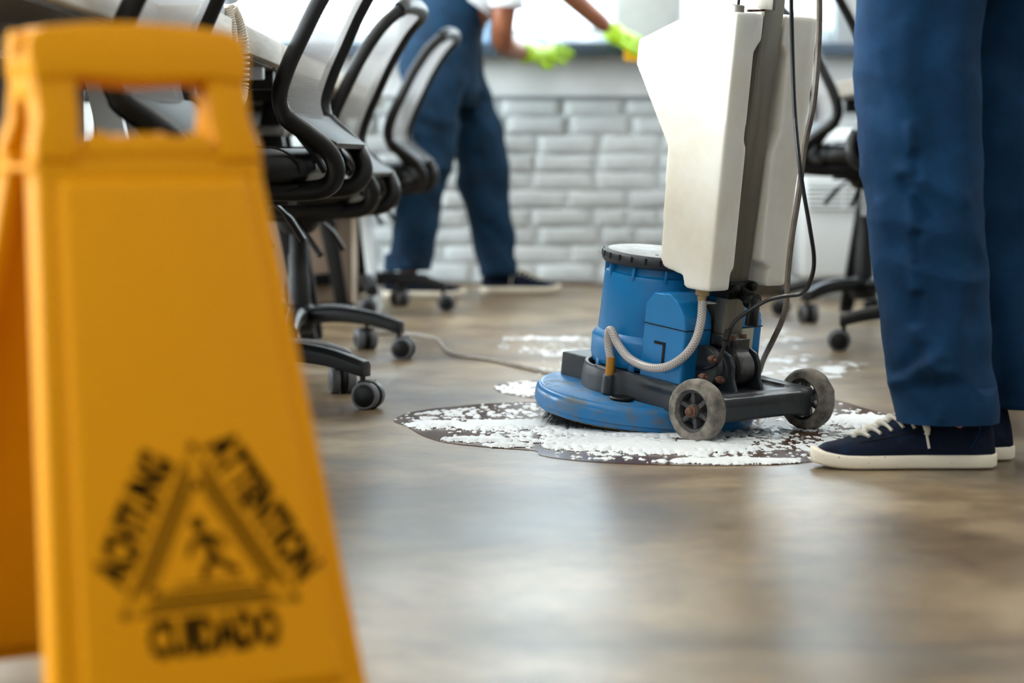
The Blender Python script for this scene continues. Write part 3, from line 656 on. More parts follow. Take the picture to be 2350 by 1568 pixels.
# coil: hangs in a loop over the desk edge
def helix(center, rad, turns, per=12):
    out = []; n = turns * per; Cc = center; L = len(Cc) - 1
    for i in range(n + 1):
        t = i / n * L; j = min(int(t), L - 1); f = t - j; p_ = Cc[j].lerp(Cc[j + 1], f); T = (Cc[j + 1] - Cc[j]).normalized()
        a_ = T.cross(Vector((0, 1, 0))); a_ = a_.normalized() if a_.length > .01 else Vector((1, 0, 0)); b_ = T.cross(a_)
        th = 2 * PI * i / per; out.append(p_ + a_ * rad * math.cos(th) + b_ * rad * math.sin(th))
    return out
cc = catmull([at(522, 18, 4.36), at(530, 60, 4.36), at(535, 110, 4.36), at(541, 200, 4.37), at(550, 232, 4.38), at(558, 200, 4.40), at(560, 110, 4.41), at(549, 55, 4.40), at(531, 16, 4.38)], 10)
cord = MB().tube(helix(cc, .0085, 62, 10), .0021, 6).build('coiled_cord', M['cord'], None)
cord.parent = ph; bpy.context.view_layer.update(); cord.matrix_parent_inverse = ph.matrix_world.inverted()

# air conditioner by the back wall
ax = at(1838, 560, 8.75).x
ac = thing('air_conditioner', 'white portable air conditioner with louvred upper front', 'air conditioner', (ax + .21, 8.75, 0))
MB().box(-.21, .21, 0, .34, .075, .62).build('housing', M['white'], ac, bevel=.025, bseg=3)
MB().box(-.185, .185, -.004, .01, .325, .43).build('grille_recess', M['louvre'], ac, bevel=.002)
for k in range(6): MB().box(-.185, .185, -.014, .004, .330 + k * .0165, .338 + k * .0165).build('louvre', M['white'], ac, bevel=.001)
for x in (-.06, .07): MB().box(x - .003, x + .003, -.016, .002, .325, .43).build('grille_bar', M['white'], ac, smooth=False)
MB().box(-.17, .17, .03, .31, .055, .075).build('base_plate', M['winframe'], ac, bevel=.004)
for x in (-.15, .15):
    for y in (.05, .28):
        c = MB(); c.box(x - .03, x + .03, y - .02, y + .02, .03, .055); c.cyl((x - .018, y, .022), .022, .014, 'x'); c.cyl((x + .018, y, .022), .022, .014, 'x'); c.build('caster', M['white'], ac)
# radiator-like dark cabinet beside it
dk = tag(MB().box(-.09, .09, 0, .3, 0.0, .40).build('waste_bin', M['darkpanel'], None, bevel=.012), 'dark brown bin between the water tank and the air conditioner', 'bin'); dk.location = (ax - .11, 9.0, 0)

# spray bottle on the sill
sb = at(1122, 110, 9.66)
sp = thing('spray_bottle', 'translucent blue spray bottle on the slate windowsill behind the cleaner', 'bottle', (sb.x, 9.66, .968))
MB().lathe([(.001, 0), (.040, 0), (.042, .01), (.040, .09), (.020, .125), (.014, .135), (.014, .15)], 20).build('bottle_body', mat('blue_clear_plastic', (130, 165, 196), .2, trans=.3), sp)
MB().lathe([(.017, .148), (.017, .17), (.01, .175)], 16).build('collar', M['white'], sp)
MB().prism([(-.02, .172), (.05, .178), (.05, .195), (-.01, .205), (-.03, .19)], -.010, .010, 1).build('trigger_head', M['blue'], sp, bevel=.003)
MB().tube([(.03, 0, .18), (.036, 0, .16), (.03, 0, .14)], .004, 8).build('trigger', M['blue'], sp)

# ================================================================== floor scrubber
w1 = at(1600, 943, 1); 
def atz(px, py, z): d = ray(px, py); return CP + d * ((z - CAM_H) / d.z)
A_, B_ = atz(1600, 943, .058), atz(1852, 916, .058)
O_ = (A_ + B_) / 2; Rv = (B_ - A_).normalized(); f0 = Vector((-Rv.y, Rv.x, 0)); z0 = Vector((0, 0, 1)); al = R(7)
Fv = f0 * math.cos(al) + z0 * math.sin(al); Wv = z0 * math.cos(al) - f0 * math.sin(al)
MM = Matrix(((Rv.x, Fv.x, Wv.x, O_.x), (Rv.y, Fv.y, Wv.y, O_.y), (Rv.z, Fv.z, Wv.z, O_.z), (0, 0, 0, 1)))
sc_ = thing('floor_scrubber', 'blue single-disc floor scrubber with cream water tank, grey wheels and steel pole', 'floor scrubber'); sc_.matrix_world = MM
def mp(px, py, u=None, v=None, w=None):
    """the machine point seen at a pixel, given one machine coordinate"""
    ax_, val = (Rv, u) if u is not None else (Fv, v) if v is not None else (Wv, w)
    d = ray(px, py); t = (val - (CP - O_).dot(ax_)) / d.dot(ax_); p_ = CP + d * t - O_; return Vector((p_.dot(Rv), p_.dot(Fv), p_.dot(Wv)))
DV = .27
# deck
deck = MB().lathe([(.001, -.021), (.196, -.021), (.200, -.024), (.204, -.024), (.2095, -.028), (.212, -.034), (.213, -.040), (.213, -.056), (.209, -.058), (.209, -.065), (.205, -.067), (.19, -.067), (.19, -.05), (.001, -.05)], 96, Matrix.Translation((0, DV, 0)))
deck.build('deck', M['blue_disc'], sc_, angle=50)
MB().lathe([(.200, -.024), (.2035, -.0225), (.2045, -.0245)], 96, Matrix.Translation((0, DV, 0)), close=True).build('deck_rim', M['blue'], sc_)
bk = MB().lathe([(.001, -.055), (.19, -.055), (.19, -.072), (.17, -.074), (.001, -.074)], 48, Matrix.Translation((0, DV, 0))).build('brush_block', mat('ochre_wood', (120, 96, 44), .7), sc_)
br = MB(); rr = random.Random(3)
for i in range(3600):
    a = rr.uniform(0, 2 * PI); r0 = rr.uniform(.135, .186); sp_ = rr.uniform(.006, .028) + (.012 if rr.random() < .05 else 0); da = rr.uniform(-.12, .12)
    p0 = Vector((r0 * math.cos(a), DV + r0 * math.sin(a), -.072)); p1 = Vector(((r0 + sp_) * math.cos(a + da), DV + (r0 + sp_) * math.sin(a + da), -.072 - rr.uniform(.026, .036)))
    zf = lambda q: (MM @ q).z
    if zf(p1) < .002: t = (zf(p0) - .002) / max(1e-6, zf(p0) - zf(p1)); t = max(0, min(1, t)); p1 = p0.lerp(p1, t)
    if zf(p0) < .004: continue
    w_ = .0009; tx = Vector((-math.sin(a), math.cos(a), 0)) * w_; rx = Vector((math.cos(a), math.sin(a), 0)) * w_
    br.add([p0 - tx, p0 + tx, p0 + rx, p1], [(0, 1, 3), (1, 2, 3), (2, 0, 3)])
bo = br.build('bristle_ring', M['bristle'], sc_); bo['kind'] = 'stuff'
# round plug on the deck
pc = mp(1440, 912, w=-.02); MB().lathe([(.001, 0), (.0215, 0), (.0225, .002), (.0225, .005), (.0205, .0065), (.012, .0055), (.001, .0055)], 28, Matrix.Translation((-.139, .203, -.0215))).build('plug', M['black'], sc_)
# chassis casting: ring round the motor, forward weight block, arms and axle beam
ch = MB(); Tm = Matrix.Translation((0, DV, 0))
ch.lathe([(.108, -.024), (.127, -.024), (.126, .008), (.124, .022), (.121, .027), (.117, .027), (.115, .022), (.112, .0)], 56, Tm, close=True)
ch.box(-.062, .062, DV + .112, DV + .175, -.024, .024)
ch.prism([(-.118, DV + .03), (-.105, DV + .03), (-.098, .12), (-.110, -.02), (-.134, -.03), (-.118, .12)], -.026, .028, 2)
ch.prism([(.122, DV + .03), (.109, DV + .03), (.100, .12), (.110, -.02), (.134, -.03), (.128, .10)], -.026, .028, 2)
ch.prism([(-.13, -.032), (.13, -.032), (.13, .02), (.118, .19), (.09, .19), (-.09, .19), (-.118, .19), (-.13, .02)], .012, .022, 2)
ch.tube([(-.137, -.002, .0), (.137, -.002, .0)], .026, 16)
ch.box(-.132, .132, -.030, .014, -.020, .024)
ch.box(.122, .132, -.03, .16, .012, .030)
sp0 = mp(1398, 875, u=-.125); SPV = sp0.y
ch.lathe([(.013, -.022), (.012, .016), (.010, .018)], 16, Matrix.Translation((-.1255, SPV, 0)))
remeshed(ch, 'chassis', M['casting'], sc_, .0028, 4)
# motor
mo = MB(); mo.lathe([(.001, .03), (.108, .03), (.111, .036), (.1135, .045), (.1135, .078), (.111, .084), (.1035, .092), (.1025, .12), (.1005, .197), (.098, .204), (.092, .207), (.090, .222), (.001, .222)], 64, Tm)
motor = mo.build('motor_housing', M['blue'], sc_, angle=35)
for k in range(10):
    a = 2 * PI * k / 10 + .28; MB().box(.086, .1015, -.003, .003, .196, .224, Tm @ Matrix.Rotation(a, 4, 'Z')).build('housing_rib', M['blue'], motor, bevel=.001)
MB().lathe([(.088, .205), (.089, .221)], 48, Tm).build('vent_gap', M['black_matt'], motor)
MB().lathe([(.001, .02), (.104, .02), (.104, .031), (.001, .031)], 48, Tm).build('motor_flange', M['black_matt'], sc_)
for k in range(8): MB().box(.098, .1115, -.006, .006, .02, .04, Tm @ Matrix.Rotation(2 * PI * k / 8 + .45, 4, 'Z')).build('skirt_lug', M['blue'], motor, bevel=.001)
MB().lathe([(.070, .222), (.104, .222), (.1075, .226), (.1085, .232), (.1075, .240), (.104, .2445), (.099, .246), (.097, .2455)], 72, Tm).build('cap_ring', M['caprub'], sc_, angle=60)
ct = MB().lathe([(.001, .2465), (.096, .2462), (.1005, .2445), (.1005, .24), (.001, .24)], 64, Tm).build('cap_lid', M['captop'], sc_, angle=25)
for k in range(24): MB().box(.1078, .1092, -.0022, .0022, .231, .2425, Tm @ Matrix.Rotation(2 * PI * k / 24, 4, 'Z')).build('grip_notch', M['black_matt'], ct, smooth=False)
pv = mp(1508, 585, w=.247); MB().lathe([(.0015, 0), (.0035, 0), (.0035, .0008), (.0015, .0008)], 12, Matrix.Translation((pv.x, pv.y, .2462)), close=True).build('screw_hole', M['black'], ct)
# rear blue housings on both sides of the bracket
def side_box(s):
    m = MB(); u0, u1 = sorted((s * .108, s * .034))
    m.prism([(.088, .022), (.192, .022), (.192, .165), (.176, .186), (.135, .190), (.112, .176), (.092, .150), (.088, .128)], u0, u1, 0)
    b = remeshed(m, 'rear_housing', M['blue'], sc_, .003, 5)
    sd = s * .1085; a_, b_ = sorted((sd, sd + s * .0012))
    MB().box(*sorted((s * .1070, s * .1092)), .0872, .1928, .1265, .1282).build('seam', M['black_matt'], b, smooth=False)
    MB().box(s * .034 if s > 0 else -.108, s * .108 if s > 0 else -.034, .0868, .0882, .1265, .1282).build('seam', M['black_matt'], b, smooth=False)
    MB().prism([(.125, .045), (.132, .045), (.140, .060), (.140, .093), (.162, .093), (.162, .098), (.134, .098), (.134, .062)], *sorted((s * .1065, s * .1093)), 0).build('latch_groove', M['black_matt'], b, smooth=False)
    return b
side_box(-1); sbx = side_box(1)
MB().box(.048, .082, .0860, .0878, .045, .125).build('sticker', M['label'], sbx, smooth=False)
MB().box(-.034, .034, .12, .19, .022, .17).build('rear_wall', M['casting'], sc_, bevel=.003)
# pole (two faces), leaning a little more than the machine
pole_lo = Vector((0, .082, .11)); pole_hi = Vector((0, .040, .86 + .32)); pd_ = (pole_hi - pole_lo).normalized()
def pole_pt(w): t = (w - pole_lo.z) / (pole_hi.z - pole_lo.z); return pole_lo.lerp(pole_hi, t)
Mp = Matrix.Translation(pole_lo) @ Vector((0, 0, 1)).rotation_difference(pd_).to_matrix().to_4x4()
Lp = (pole_hi - pole_lo).length
MB().box(-.027, .027, -.014, .014, -.005, Lp, Mp).build('pole', M['alu'], sc_, bevel=.004)
hd = MB(); tpp = pole_hi; hd.tube([tpp + Vector((-.24, -.03, .02)), tpp + Vector((-.10, 0, 0)), tpp + Vector((.10, 0, 0)), tpp + Vector((.24, -.03, .02))], .015, 12); hd.build('handle_bar', M['black'], sc_)
MB().box(-.06, .06, -.05, .05, -.04, .06, Matrix.Translation(tpp)).build('switch_box', M['blue'], sc_, bevel=.012)
# bracket
bkt = MB()
bkt.lathe([(.001, -.019), (.034, -.019), (.034, .019), (.001, .019)], 32, Matrix.Translation((.005, .058, .060)) @ Matrix.Rotation(PI / 2, 4, 'Y'))
bkt.box(-.018, .026, .045, .095, .06, .115); bkt.box(-.034, .034, .060, .092, .100, .122)
remeshed(bkt, 'pole_bracket', M['castalu'], sc_, .0025, 3)
ears = MB()
for u in (-.040, .034):
    ears.prism([(.01, .02), (.115, .02), (.100, .05), (.092, .075), (.075, .092), (.055, .096), (.035, .088), (.024, .07), (.022, .045)], u, u + .008, 0)
ears.lathe([(.001, 0), (.040, 0), (.040, .018), (.034, .022), (.001, .022)], 28, Matrix.Translation((-.070, .075, .062)) @ Matrix.Rotation(PI / 2, 4, 'Y'))
ears.lathe([(.001, 0), (.030, 0), (.030, .02), (.001, .02)], 28, Matrix.Translation((-.045, .068, .055)) @ Matrix.Rotation(PI / 2, 4, 'Y'))
remeshed(ears, 'bracket_ears', M['casting'], sc_, .0025, 3)
def bolt(c, ax='x', r=.008, l=.010):
    b = MB(); Mx = Matrix.Translation(c) @ (Matrix.Rotation(PI / 2, 4, 'Y') if ax == 'x' else Matrix.Rotation(PI / 2, 4, 'X'))
    b.lathe([(r, -l / 2), (r, l / 2)], 6, Mx); b.lathe([(r * .5, -l), (r * .5, l)], 10, Mx); b.build('bolt', M['rust'], sc_, bevel=.0008)
for px, py, v in ((1635, 825, .03), (1652, 872, .02), (1614, 866, .03), (1678, 777, .058), (1702, 774, .058)): bolt(mp(px, py, v=v), 'y', .0075)
# clamp collar and hanging lever on the pole
c_ = pole_pt(.205); cl = MB()
cl.box(-.036, .036, -.024, .020, -.016, .016, Matrix.Translation(c_)); cl.cyl(c_ + Vector((-.026, -.026, .002)), .010, .016, 'y'); cl.cyl(c_ + Vector((.024, -.026, .008)), .009, .016, 'y')
lp = mp(1726, 690, v=.018); cl.tube([c_ + Vector((0, -.02, -.004)), lp], .0125, 12); cl.cyl(lp, .0155, .022, 'y')
cl.build('pole_clamp', M['black'], sc_, bevel=.002)
l2 = mp(1718, 748, v=.012)
MB().tube([lp + Vector((0, -.006, .004)), lp.lerp(l2, .5) + Vector((0, -.006, 0)), l2 + Vector((0, -.006, 0))], [.014, .0155, .0165], 10, ratio=.55, up=(1, 0, 0)).build('clamp_lever', M['black'], sc_, bevel=.002)
# water tank: two lobes either side of the pole, joined in front of it
tk = MB()
prof = [(.042, .208), (.100, .206), (.108, .212), (.110, .228), (.160, .236), (.170, .250), (.180, .46), (.277, .60), (.278, .645), (.136, .712), (.040, .714)]
def pshift(poly, back): return [(max(p[0], back), p[1]) for p in poly]
tk.prism(prof, -.106, -.050, 0)
tk.prism([(.042, .212), (.100, .210), (.110, .236), (.165, .245), (.180, .46), (.277, .60), (.278, .645), (.136, .712), (.040, .714)], .055, .108, 0)
tk.prism([(.085, .25), (.165, .25), (.180, .46), (.277, .60), (.278, .645), (.136, .712), (.075, .713)], -.06, .06, 0)
# bulges of the back face beside the pole
tk.prism([(-.052, .640), (-.030, .665), (-.030, .713), (-.052, .713)], .041, .10, 1); tk.prism([(-.052, .238), (-.041, .25), (-.041, .470), (-.052, .488)], .042, .10, 1)
tk.prism([(.050, .25), (.034, .26), (.034, .46), (.050, .50), (.050, .64), (.034, .66), (.034, .713), (.060, .713), (.060, .25)], .042, .10, 1)
tk.prism([(.100, .26), (.108, .25), (.112, .40), (.122, .52), (.127, .60), (.124, .713), (.100, .713)], .042, .25, 1)
tank = remeshed(tk, 'water_tank', M['tank'], sc_, .0034, 8, .6)
# neck plug with rod on top, float bracket
tc_ = mp(1693, 24, v=.07); MB().lathe([(.012, -.004), (.012, .010), (.010, .0115), (.001, .0115)], 20, Matrix.Translation((tc_.x, tc_.y, .715))).build('filler_cap', M['alu'], tank)
MB().tube([(tc_.x, tc_.y, .72), (tc_.x + .002, tc_.y, .86)], .0028, 8).build('level_rod', M['black'], tank)
MB().box(-.036, -.027, .02, .055, .722, .80).build('tank_bracket', M['alu'], sc_, bevel=.001); MB().tube([(-.068, .05, .7175), (-.030, .045, .720), (-.030, .045, .76)], .0025, 6).build('bracket_wire', M['rust'], sc_)
ol = mp(1612, 672, u=-.075); MB().lathe([(.013, .012), (.013, .002), (.009, .0), (.0075, -.010)], 20, Matrix.Translation((ol.x, ol.y, ol.z - .006))).build('outlet', mat('yellowed_nipple', (176, 152, 112), .5), tank)
# hose
hp = [(1612, 692, -.077), (1609, 735, -.085), (1596, 782, -.10), (1570, 818, -.115), (1530, 842, -.124), (1488, 843, -.127), (1446, 824, -.127), (1420, 793, -.126), (1408, 768, -.126), (1401, 758, -.1255), (1396, 766, -.1255), (1397, 795, -.1255)]
pts = [mp(x, y, u=u) for x, y, u in hp]; pts.append(Vector((-.1255, SPV, .045)))
MB().tube(catmull(pts, 8), .0082, 16, uv=True).build('water_hose', M['hose'], sc_)
MB().tube([pts[-1] + Vector((0, 0, .006)), Vector((-.1255, SPV, .016))], .0086, 16).build('hose_end', M['amber'], sc_)
# wheels
def wheel(s):
    u = s * .1551; Mw = Matrix.Translation((u, 0, 0)) @ Matrix.Rotation(PI / 2, 4, 'Y'); w = .0165
    ty = MB(); prof = [(.0395, -w), (.050, -w * 1.02), (.0555, -w * .9), (.058, -w * .5), (.0582, 0), (.058, w * .5), (.0555, w * .9), (.050, w * 1.02), (.0395, w), (.0385, w * .6), (.0385, -w * .6)]
    ty.lathe(prof, 72, Mw, close=True)
    for i, v in enumerate(ty.v):
        n_ = mnoise.noise(v * 60) * .0016 + mnoise.noise(v * 160) * .0006; d = Vector((0, v.y, v.z)).normalized(); ty.v[i] = v + d * n_ + Vector((s * n_ * .6, 0, 0))
    t_ = ty.build('wheel', M['tyre'], sc_, angle=70)
    rm = MB(); rm.lathe([(.0335, -.011), (.0388, -.0135), (.0388, .0135), (.0335, .011)], 40, Mw, close=True); rm.lathe([(.001, -.014), (.0125, -.014), (.0135, -.010), (.0135, .010), (.0125, .014), (.001, .014)], 24, Mw)
    for k in range(6): rm.box(-.0042, .0042, .010, .036, -.009, .009, Mw @ Matrix.Rotation(2 * PI * k / 6 + .3, 4, 'Z'))
    rm.build('rim', M['rimm'], t_, bevel=.0008)
    for q in (-1, 1): MB().lathe([(.011, -.002), (.011, .003), (.0075, .004), (.0075, .011), (.006, .0125), (.001, .013)], 16, Matrix.Translation((u + q * .014, 0, 0)) @ Matrix.Rotation(q * PI / 2, 4, 'Y')).build('axle_bolt', M['rust'], t_, bevel=.0006)
wheel(-1); wheel(1)
MB().tube([(-.16, 0, 0), (.16, 0, 0)], .007, 10).build('axle', M['castalu'], sc_)
# cables of the machine
Minv = MM.inverted()
def wpath(lst): return [Minv @ at(x, y, Y) for x, y, Y in lst]
MB().tube(catmull(wpath([(1822, -330, 4.10), (1816, -60, 4.20), (1818, 100, 4.24), (1824, 260, 4.24), (1838, 400, 4.22), (1858, 520, 4.22), (1868, 590, 4.23), (1863, 635, 4.24), (1843, 672, 4.26), (1800, 680, 4.28), (1760, 690, 4.31), (1715, 716, 4.36), (1684, 742, 4.38), (1668, 775, 4.40), (1660, 800, 4.40), (1646, 832, 4.40), (1618, 846, 4.42), (1592, 842, 4.47)]), 8), .0038, 8).build('black_cable', M['cable_black'], sc_)
MB().tube([*wpath([(1672, 758, 4.39), (1665, 782, 4.385)])], .0065, 8).build('cable_grip', M['black'], sc_)
gp = [(1884, -300, 4.12), (1881, -40, 4.22), (1879, 90, 4.27), (1868, 230, 4.28), (1848, 330, 4.30), (1834, 440, 4.32), (1818, 540, 4.33), (1808, 630, 4.34), (1805, 690, 4.36), (1795, 735, 4.40), (1772, 785, 4.5), (1752, 825, 4.66), (1740, 858, 4.9)]
fp_ = [(1722, 862), (1640, 860), (1500, 868), (1380, 870), (1290, 862), (1232, 850), (1180, 838), (1128, 826), (1070, 818), (1034, 810), (1018, 796), (1008, 782), (985, 774), (950, 768), (900, 764), (820, 770)]
MB().tube(catmull(wpath(gp) + [Minv @ fl(x, y, .006) for x, y in fp_], 8), .0054, 8).build('power_cord', M['cable_grey'], sc_)

# ================================================================== shoes and people
def narrow(x, h, t):
    k = .16 + .20 * min(1, max(0, (x - .08) / .06)); return 1 - k * t ** 2 * min(1, max(0, (h - .045) / .03))
def shoe(name, mirror, loc, rz, parent, kids=True):
    """heel at the origin, toe towards +x, 0.30 long"""
    L = .302; S = []
    out = [(0, .022), (.008, .030), (.03, .037), (.08, .037), (.13, .037), (.18, .043), (.22, .047), (.255, .043), (.28, .036), (.293, .026), (.302, .012)]
    def hw(x): return float(np.interp(x, [a for a, b in out], [b for a, b in out]))
    root = bpy.data.objects.new(name, None); C.objects.link(root); root.parent = parent; root.location = loc; root.rotation_euler = (0, 0, rz); root.empty_display_size = .03
    rings = []
    for x in np.linspace(-.002, L, 40):
        xx = max(0, x); w = hw(xx) + .004; zb = .0 + (max(0, (xx - .235) / .067)) ** 2 * .010 + (.004 if x < .004 else 0); zt = .027 + (max(0, (xx - .24) / .06)) ** 1.6 * .008; r = []
        for k in range(24):
            a = 2 * PI * k / 24; e = .4; ca, sa = math.cos(a), math.sin(a)
            r.append(Vector((x, w * math.copysign(abs(ca) ** e, ca) * (1.0 if sa > 0 else .96), (zb + zt) / 2 + (zt - zb) / 2 * math.copysign(abs(sa) ** e, sa))))
        rings.append(r)
    MB().loft(rings).build('sole', M['sole'], root, angle=180)
    top = [(0, .072), (.006, .098), (.02, .104), (.045, .094), (.075, .087), (.105, .086), (.135, .090), (.155, .087), (.19, .068), (.225, .052), (.255, .046), (.28, .040), (.298, .028)]
    rings = []
    for x in np.linspace(.0, .298, 48):
        w = hw(x) + .0005; h = float(np.interp(x, [a for a, b in top], [b for a, b in top])); r = []; zb = .018 + (max(0, (x - .25) / .05)) ** 2 * .010
        for k in range(32):
            a = 2 * PI * k / 32; ca, sa = math.cos(a), math.sin(a); t = max(0, sa)
            nar = narrow(x, h, t)
            r.append(Vector((x + (0.004 if x < .01 else 0) * t, w * math.copysign(abs(ca) ** .75, ca) * nar, zb + (h - zb) * (math.copysign(abs(sa) ** .8, sa) if sa > 0 else 0))))
        rings.append(r)
    MB().loft(rings).build('upper', M['suede'], root, angle=180)
    if not kids: return root
    hh = lambda x: float(np.interp(x, [a for a, b in top], [b for a, b in top]))
    def tz(x, y):      # height of the upper above a point of the foot
        w = hw(x) + .0005; h = hh(x); best = .03
        for k in range(40):
            sa = k / 39; ca = math.sqrt(1 - sa * sa); nar = narrow(x, h, sa)
            if w * ca ** .75 * nar >= abs(y): best = .018 + (h - .018) * sa ** .8
        return best
    for i in range(6):
        x = .222 - i * .0185
        for s in (-1, 1):
            p_ = catmull([(x + .012, -s * .006, tz(x + .012, .006) + .003), (x + .004, s * .006, tz(x, .006) + .0045), (x - .004, s * .017, tz(x - .004, .017) + .004), (x - .013, s * .027, tz(x - .013, .027) + .001)], 5)
            MB().tube(p_, .0066, 8, ratio=.42, up=(1, 0, .6)).build('lace', M['lace'], root)
    for s in (-1, 1):
        MB().tube(catmull([(.128, s * .01, .088), (.122, s * .028, .084), (.116, s * .036, .066), (.117, s * .037, .058)], 6), [.003] * 6 + [.0065] * 7 + [.005] * 6, 8, ratio=.35, up=(1, 0, 0)).build('lace', M['lace'], root)
        MB().tube([(.117, s * .0375, .058), (.113, s * .0395, .036)], .0022, 8).build('lace_tip', M['lace'], root)
        MB().tube(catmull([(.02, s * .030, .098), (.032, s * .036, .085), (.030, s * .0385, .065), (.045, s * .0385, .035)], 6), .0011, 5).build('stitch', M['denim'], root)
        MB().tube(catmull([(.24, s * .040, .030), (.225, s * .034, .045), (.20, s * .035, .050), (.12, s * .036, .068)], 6), .0009, 5).build('stitch', M['black_matt'], root)
    return root

def cloth_leg(mb, rings, depth, seg=56, per=10, fold=.006, seed=0, flat=2.3, ridges=()):
    """rings: (py, xl, xr, Y) read off the photo; builds a trouser leg with folds"""
    K = []
    for py, xl, xr, Y in rings:
        a, b = at(xl, py, Y), at(xr, py, Y); K.append(Vector(((a.x + b.x) / 2, Y, (a.z + b.z) / 2))); K.append(Vector(((b.x - a.x) / 2, 0, 0)))
    cen = catmull(K[0::2], per); rad = catmull(K[1::2], per); out = []
    for i, (c, r) in enumerate(zip(cen, rad)):
        ring = []; rx = r.x; ry = depth * (rx / .09) ** .35
        for k in range(seg):
            a = 2 * PI * k / seg; ca, sa = math.cos(a), math.sin(a); e = 2 / flat
            x = rx * math.copysign(abs(ca) ** e, ca); y = ry * math.copysign(abs(sa) ** e, sa)
            p_ = Vector((c.x + x, c.y + y, c.z)); n_ = Vector((ca, sa, 0))
            q1 = mnoise.noise(Vector((p_.x * 9 + p_.z * 7 + seed, p_.y * 9, p_.z * 8 - p_.x * 5)))
            q2 = 1 - abs(mnoise.noise(Vector((p_.x * 5 - p_.z * 6 + seed * 3, p_.y * 6, p_.z * 9 + p_.x * 8)))) * 3
            q3 = mnoise.noise(Vector((p_.x * 30 + seed, p_.y * 30, p_.z * 22)))
            for x1_, z1_, x2_, z2_, am, wi in (ridges if sa < 0.1 else ()):
                dx_, dz_ = x2_ - x1_, z2_ - z1_; t_ = max(0, min(1, ((p_.x - x1_) * dx_ + (p_.z - z1_) * dz_) / (dx_ * dx_ + dz_ * dz_)))
                dd = math.hypot(p_.x - x1_ - t_ * dx_, p_.z - z1_ - t_ * dz_); p_ = p_ + n_ * (am * math.exp(-(dd / wi) ** 2) * min(1, (0.1 - sa) * 2))
            ring.append(p_ + n_ * (q1 * fold * 1.6 + max(q2, 0) * fold * .9 + q3 * fold * .22))
        out.append(ring)
    # turn the hem inwards so it reads as cloth
    last = out[-1]; c = cen[-1]
    out.append([Vector((c.x + (v.x - c.x) * .965, c.y + (v.y - c.y) * .965, v.z)) for v in last])
    out.append([Vector((c.x + (v.x - c.x) * .95, c.y + (v.y - c.y) * .95, v.z + .06)) for v in last])
    mb.loft(out); return out

# ---- standing cleaner, seen from the thigh down
pf = thing('person', 'person standing in loose blue work trousers and navy sneakers with white laces', 'person')
FY = 3.97; RY = 4.12
Vv = [Vector((.75, 4.05, .95)), Vector((.75, 4.05, 1.12)), Vector((.74, 4.05, 1.32)), Vector((.735, 4.05, 1.46)), Vector((.72, 4.05, 1.54)), Vector((.715, 4.05, 1.62)), Vector((.71, 4.05, 1.72)),
      Vector((.67, 3.98, .90)), Vector((.682, FY, .50)), Vector((.725, FY + .01, .12)), Vector((.745, FY + .015, .05)), Vector((.63, FY + .015, .035)),
      Vector((.81, 4.13, .90)), Vector((.84, RY, .50)), Vector((.82, RY, .12)), Vector((.80, RY, .05)), Vector((.69, RY, .035)),
      Vector((.735, 3.88, 1.43)), Vector((.72, 3.84, 1.20)), Vector((.62, 3.92, 1.14)), Vector((.735, 4.23, 1.43)), Vector((.72, 4.27, 1.20)), Vector((.64, 4.24, 1.14))]
E_ = [(0, 1), (1, 2), (2, 3), (3, 4), (4, 5), (5, 6), (0, 7), (7, 8), (8, 9), (9, 10), (10, 11), (0, 12), (12, 13), (13, 14), (14, 15), (15, 16), (3, 17), (17, 18), (18, 19), (3, 20), (20, 21), (21, 22)]
rd = [.10, .10, .12, .09, .05, .085, .075, .06, .045, .028, .022, .014, .06, .045, .028, .022, .014, .05, .04, .028, .05, .04, .028]
skinned('body', Vv, E_, rd, M['skin_f'], pf)
tr = MB()
RG = []
for x1_, y1_, x2_, y2_, am, wi in ((2078, 60, 2096, 300, .005, .018), (2030, 120, 2075, 330, .004, .02), (2085, 395, 2195, 455, .007, .017), (2070, 415, 2125, 500, -.009, .010), (2030, 470, 2110, 560, .005, .014),
        (2088, 290, 2094, 345, .007, .009), (2098, 352, 2102, 400, -.007, .008), (2092, 450, 2098, 520, .006, .009), (2100, 540, 2106, 600, -.006, .008), (2098, 600, 2106, 660, .006, .009), (2106, 680, 2102, 740, -.006, .008),
        (2108, 760, 2150, 850, .009, .012), (2058, 895, 2150, 815, .009, .011), (2150, 850, 2215, 660, .008, .024), (2075, 860, 2118, 800, -.007, .012), (2165, 900, 2160, 960, .004, .008), (2120, 890, 2200, 880, -.005, .014),
        (2190, 120, 2215, 520, .006, .03), (2150, 40, 2160, 330, -.006, .03), (2010, 250, 2060, 560, -.004, .02), (2235, 600, 2245, 900, -.004, .02)):
    a_, b_ = at(x1_, y1_, 3.885), at(x2_, y2_, 3.885); RG.append((a_.x, a_.z, b_.x, b_.z, am * 1.3, wi))
cloth_leg(tr, [(-190, 1950, 2270, 4.0), (-80, 1962, 2264, 3.98), (0, 1966, 2256, FY), (150, 1968, 2245, FY), (300, 1972, 2242, FY), (400, 1980, 2248, FY), (500, 1990, 2258, FY), (600, 2003, 2264, FY), (700, 2018, 2268, FY), (800, 2033, 2274, FY), (870, 2043, 2280, FY), (930, 2051, 2287, FY), (966, 2056, 2286, FY)], .088, seg=120, per=24, fold=.0045, seed=2, ridges=RG)
cloth_leg(tr, [(-190, 2080, 2440, 4.1), (-80, 2100, 2450, RY), (0, 2120, 2450, RY), (300, 2150, 2440, RY), (600, 2190, 2432, RY), (800, 2225, 2425, RY), (932, 2262, 2420, RY)], .085, seed=9)
trs = tr.build('trousers', M['denim'], pf, angle=180)
tp_ = MB(); rs = []
